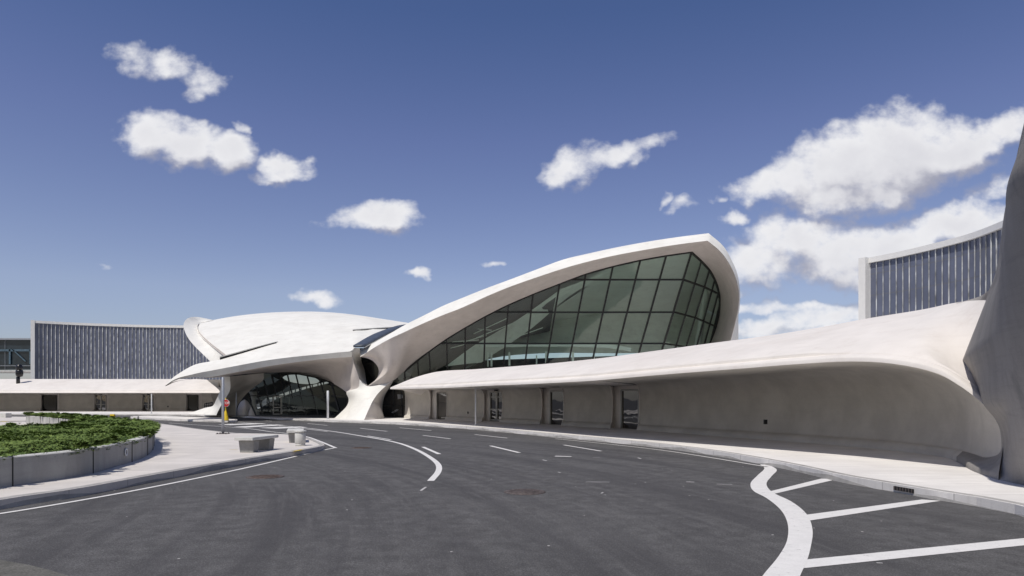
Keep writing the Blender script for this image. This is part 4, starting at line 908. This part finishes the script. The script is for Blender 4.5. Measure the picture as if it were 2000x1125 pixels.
for (px, py, r_) in ((244,886,.10),(290,868,.10),(303,853,.10)):
    q = min(range(1, len(PO)-1), key=lambda i: abs(1000+F*PO[i].x/PO[i].y-px)+(0 if PO[i].y < 27 else 999)); p = PO[q]; t = (PO[q+1]-PO[q-1]).normalized(); n_ = Vector((t.y, -t.x, 0))
    c = p+n_*.015+Vector((0, 0, .46)); mb = MB(); rows = []
    for rr, o_ in ((r_, 0), (r_, .02), (r_*.72, .025), (r_*.68, .005)):
        rows.append([c+t*math.cos(a)*rr+Vector((0, 0, math.sin(a)*rr))+n_*o_ for a in np.linspace(0, 2*math.pi, 24)])
    mb.quadgrid(rows); lt_ = mb.build('wall_light', M['pale_steel'], pl)
    mb = MB(); mb.poly([c+t*math.cos(a)*r_*.68+Vector((0, 0, math.sin(a)*r_*.68))+n_*.006 for a in np.linspace(0, 2*math.pi, 25)[:-1]]); mb.build('lens', M['backglass'], lt_)
# juniper ground cover: small sprays
poly = np.array([(p.x, p.y) for p in ring]+[(-34, 14), (-30, 5)])
def inside(x, y, P=poly):
    c = np.zeros(len(x), bool); j = len(P)-1
    for i in range(len(P)):
        xi, yi = P[i]; xj, yj = P[j]; k = ((yi > y) != (yj > y)) & (x < (xj-xi)*(y-yi)/(yj-yi+1e-12)+xi); c ^= k; j = i
    return c
N = 620000
X = rng.uniform(-34, -8.5, N); Y = rng.uniform(4.5, 45, N)
edgeP = np.array([(p.x, p.y) for p in PO]+[(p.x, p.y) for p in PI])
k = inside(X, Y) & (np.abs(X/np.maximum(Y, 1)) < .86); X, Y = X[k], Y[k]
keep = rng.random(len(X)) < np.clip(1.25-Y/60, .4, 1); X, Y = X[keep], Y[keep]
dist = np.full(len(X), 9.)
for ex, ey in edgeP: dist = np.minimum(dist, np.hypot(X-ex, Y-ey))
def vn(x, y, s, seed):
    r_ = np.random.default_rng(seed); G_ = r_.random((128, 128)); fx, fy = x*s+300, y*s+300; ix, iy = np.floor(fx).astype(int), np.floor(fy).astype(int); ux, uy = fx-ix, fy-iy
    ux, uy = ux*ux*(3-2*ux), uy*uy*(3-2*uy); a = G_[ix % 128, iy % 128]; b = G_[(ix+1) % 128, iy % 128]; c = G_[ix % 128, (iy+1) % 128]; d = G_[(ix+1) % 128, (iy+1) % 128]
    return (a*(1-ux)+b*ux)*(1-uy)+(c*(1-ux)+d*ux)*uy
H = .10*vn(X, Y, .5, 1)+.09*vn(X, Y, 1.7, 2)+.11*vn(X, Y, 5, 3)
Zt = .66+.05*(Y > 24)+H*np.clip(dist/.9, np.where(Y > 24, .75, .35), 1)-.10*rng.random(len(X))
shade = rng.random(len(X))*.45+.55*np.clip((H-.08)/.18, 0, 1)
# overhanging tufts at the wall edge in clumps
idx = rng.integers(0, len(edgeP), 52000); t_ = rng.normal(0, .07, (52000, 2)); ex = edgeP[idx]+t_
cl = vn(ex[:, 0], ex[:, 1], 1.3, 9)+.5*vn(ex[:, 0], ex[:, 1], 4, 10); kk = cl > .80
X2, Y2 = ex[kk, 0], ex[kk, 1]; Z2_ = .78+.12*rng.random(kk.sum())-np.clip((cl[kk]-.95), 0, .6)*.35*rng.random(kk.sum())
dd_ = rng.random(kk.sum())
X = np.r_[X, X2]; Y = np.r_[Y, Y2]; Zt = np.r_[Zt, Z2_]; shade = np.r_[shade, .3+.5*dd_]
n = len(X); size = .026+.028*rng.random(n)+Y*.0008; yaw = vn(X, Y, .9, 5)*9+rng.normal(0, .8, n); pit = rng.uniform(.0, .75, n)
# every spray: 3 narrow kite blades
V = []; Fc = []; tone = []
c0 = np.stack([X, Y, Zt], 1)
vs = np.zeros((n, 3, 4, 3)); 
for b in range(3):
    ya = yaw+(b-1)*.75+rng.normal(0, .2, n); pi2 = pit*(1-.2*abs(b-1)); dr = np.stack([np.cos(ya)*np.cos(pi2), np.sin(ya)*np.cos(pi2), np.sin(pi2)], 1); sd = np.stack([-np.sin(ya), np.cos(ya), rng.normal(0, .35, n)], 1); s = size[:, None]
    vs[:, b, 0] = c0-dr*s*.3; vs[:, b, 1] = c0+dr*s*.6+sd*s*.28; vs[:, b, 2] = c0+dr*s*1.6; vs[:, b, 3] = c0+dr*s*.6-sd*s*.28
vs = vs.reshape(-1, 3); nf = n*3; me = bpy.data.meshes.new('ground_cover'); me.vertices.add(len(vs)); me.vertices.foreach_set('co', vs.ravel())
me.loops.add(nf*4); me.loops.foreach_set('vertex_index', np.arange(nf*4)); me.polygons.add(nf); me.polygons.foreach_set('loop_start', np.arange(nf)*4); me.update(calc_edges=True)
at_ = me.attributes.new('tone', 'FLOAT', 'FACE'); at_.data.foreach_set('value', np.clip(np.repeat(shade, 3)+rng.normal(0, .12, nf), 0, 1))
me.materials.append(M['leaf']); gc = bpy.data.objects.new('ground_cover', me); sc.collection.objects.link(gc)
tag(gc, 'dense dark green juniper ground cover spilling over the planter wall', 'ground cover', kind='stuff')

# ================================================================ STREET FURNITURE
def bench(c, rz, label, L_=1.62, W_=.6):
    root = empty('bench', c, label, 'bench', 'concrete benches on the near pavement'); z = c.z
    def rot(x, y): return c.x+x*math.cos(rz)-y*math.sin(rz), c.y+x*math.sin(rz)+y*math.cos(rz)
    mb = MB(); mb.box((c.x, c.y, z+.425), (W_, L_, .095), rz); mb.build('seat', M['bench'], root, bevel=.012)
    for s in (-1, 1):
        x, y = rot(0, s*L_*.30); mb = MB(); mb.box((x, y, z+.1825), (.50, .34, .361), rz, taper=.86); mb.build('leg', M['leg'], root, bevel=.01)
c = gp(500, 880, .16); bench(Vector((-8.02, 20.95, .16)), R(-8), 'pale concrete slab bench on the open pavement nearest the camera')
c = gp(570, 865, .16); bench(Vector((-8.28, 25.46, .16)), R(17), 'smaller looking concrete bench half hidden behind the round bin')
c = gp(586.5, 870.5, .16); bn = empty('litter_bin', c, 'short round white concrete bin with overhanging lid', 'bin')
mb = MB(); mb.lathe(tuple(c), [(.001, .001), (.17, .001), (.17, .07), (.001, .07)], 28); mb.build('foot', M['bench'], bn)
mb = MB(); mb.lathe(tuple(c+Vector((0, 0, .07))), [(.001, 0), (.16, 0), (.185, .03), (.185, .36), (.17, .40), (.001, .40)], 32); mb.build('body', M['bench'], bn)
mb = MB(); mb.lathe(tuple(c+Vector((-.0, 0, .475))), [(.001, 0), (.205, 0), (.212, .012), (.212, .045), (.20, .06), (.001, .065)], 32); mb.build('lid', M['bench'], bn)
def post(px, py, ytop, r0, r1, m, label, z=.16, grp='slim posts along the kerbs', cap=True, base=False, name='post'):
    c = gp(px, py, z); h = EYE+(HZ-ytop)/F*c.y-z; root = empty(name, c, label, 'post', grp)
    mb = MB(); mb.lathe(tuple(c), [(.001, 0), (r0, 0), (r0, h*.62), (r1, h*.63), (r1, h-.02), (r1*.7, h), (.001, h)], 16); mb.build('shaft', m, root)
    mb = MB(); mb.lathe(tuple(c), [(.001, .001), (r0*2.0, .001), (r0*2.0, .02), (r0*1.02, .022)], 16); mb.build('base', m, root)
    return root, c, h
post(640.3, 819, 763, .08, .09, M['pale_steel'], 'white post in front of the dark arch window beside the buttress')
post(929, 831.5, 758, .05, .05, M['pale_steel'], 'white post on the kerb before the double door of the right wing')
post(461.7, 813, 766.5, .05, .045, M['steel'], 'thin grey post before the shaded left buttress')
post(296, 807.8, 769, .06, .055, M['pale_steel'], 'thin pale post before the double door of the far left wing')
post(269.7, 819.3, 812.4, .07, .07, M['grey'], 'tiny grey stub on the small traffic island', grp='short stubs')
c = gp(435.5, 847.5, .16); r_, c, h = post(435.5, 847.5, 737, .062, .056, M['steel'], 'tall galvanised pole bolted to the near pavement overlapping the stop sign', grp=None, name='pole')
if 'group' in r_: del r_['group']
mb = MB(); mb.box((c.x, c.y, c.z+.012), (.5, .42, .022)); pb = mb.build('base_plate', M['iron'], r_)
for sx_ in (-1, 1):
    for sy_ in (-1, 1):
        mb = MB(); mb.lathe((c.x+sx_*.2, c.y+sy_*.15, c.z+.023), [(.03, 0), (.03, .035), (.001, .04)], 8); mb.build('bolt', M['black'], pb)
# stop sign
c = gp(440.8, 821.5, .16); sg = empty('stop_sign', c, 'red octagonal stop sign on a yellow post behind the tall grey pole', 'sign')
mb = MB(); mb.lathe(tuple(c), [(.001, 0), (.24, 0), (.22, .05), (.075, .72), (.065, .74), (.001, .745)], 20); mb.build('base', M['yellow'], sg)
mb = MB(); mb.lathe(tuple(c+Vector((0, 0, .7))), [(.03, 0), (.03, 1.0), (.001, 1.0)], 10); mb.build('post', M['yellow'], sg)
ctr = c+Vector((.03, -.06, 1.32)); r8 = .30
def octo(r, y): return [ctr+Vector((math.cos(R(22.5+45*k))*r, y, math.sin(R(22.5+45*k))*r)) for k in range(8)]
mb = MB(); a, b = octo(r8, 0), octo(r8, .02); mb.poly(a[::-1]); mb.poly(b); mb.quadgrid([a+[a[0]], b+[b[0]]], smooth=False); face = mb.build('sign_face', M['white'], sg)
mb = MB(); mb.poly(octo(r8*.93, -.006)[::-1]); mb.build('red_field', M['red'], face)
tx = bpy.data.curves.new('lettering', 'FONT'); tx.body = 'STOP'; tx.size = .24; tx.align_x = 'CENTER'; tx.align_y = 'CENTER'; tx.extrude = .002; tx.materials.append(M['white']); tx.offset = .004
tmp = bpy.data.objects.new('tmp', tx); sc.collection.objects.link(tmp); bpy.context.view_layer.update(); tm = bpy.data.meshes.new_from_object(tmp.evaluated_get(bpy.context.evaluated_depsgraph_get())); bpy.data.objects.remove(tmp); tm.name = 'lettering'
to = bpy.data.objects.new('lettering', tm); sc.collection.objects.link(to); to.parent = face
to.location = ctr-Vector(sg.location)+Vector((0, -.012, 0)); to.rotation_euler = (R(90), 0, 0)
# kerb block on the far left
c = gp(2, 819.3, .0); blk = empty('concrete_block', (c.x, c.y, 0), 'low pale concrete block at the left edge beyond the planter', 'block')
mb = MB(); mb.box((c.x-.3, c.y+.3, .28), (1.5, .7, .54)); mb.build('block', M['bench'], blk, bevel=.03)
mb = MB(); c = gp(220, 814.4, 0); mb.box((c.x, c.y, .14), (.42, .25, .27), taper=1.05)
tag(mb.build('kerb_marker', M['yellow'], None, bevel=.03), 'small yellow marker block at the kerb beyond the planter', 'marker')
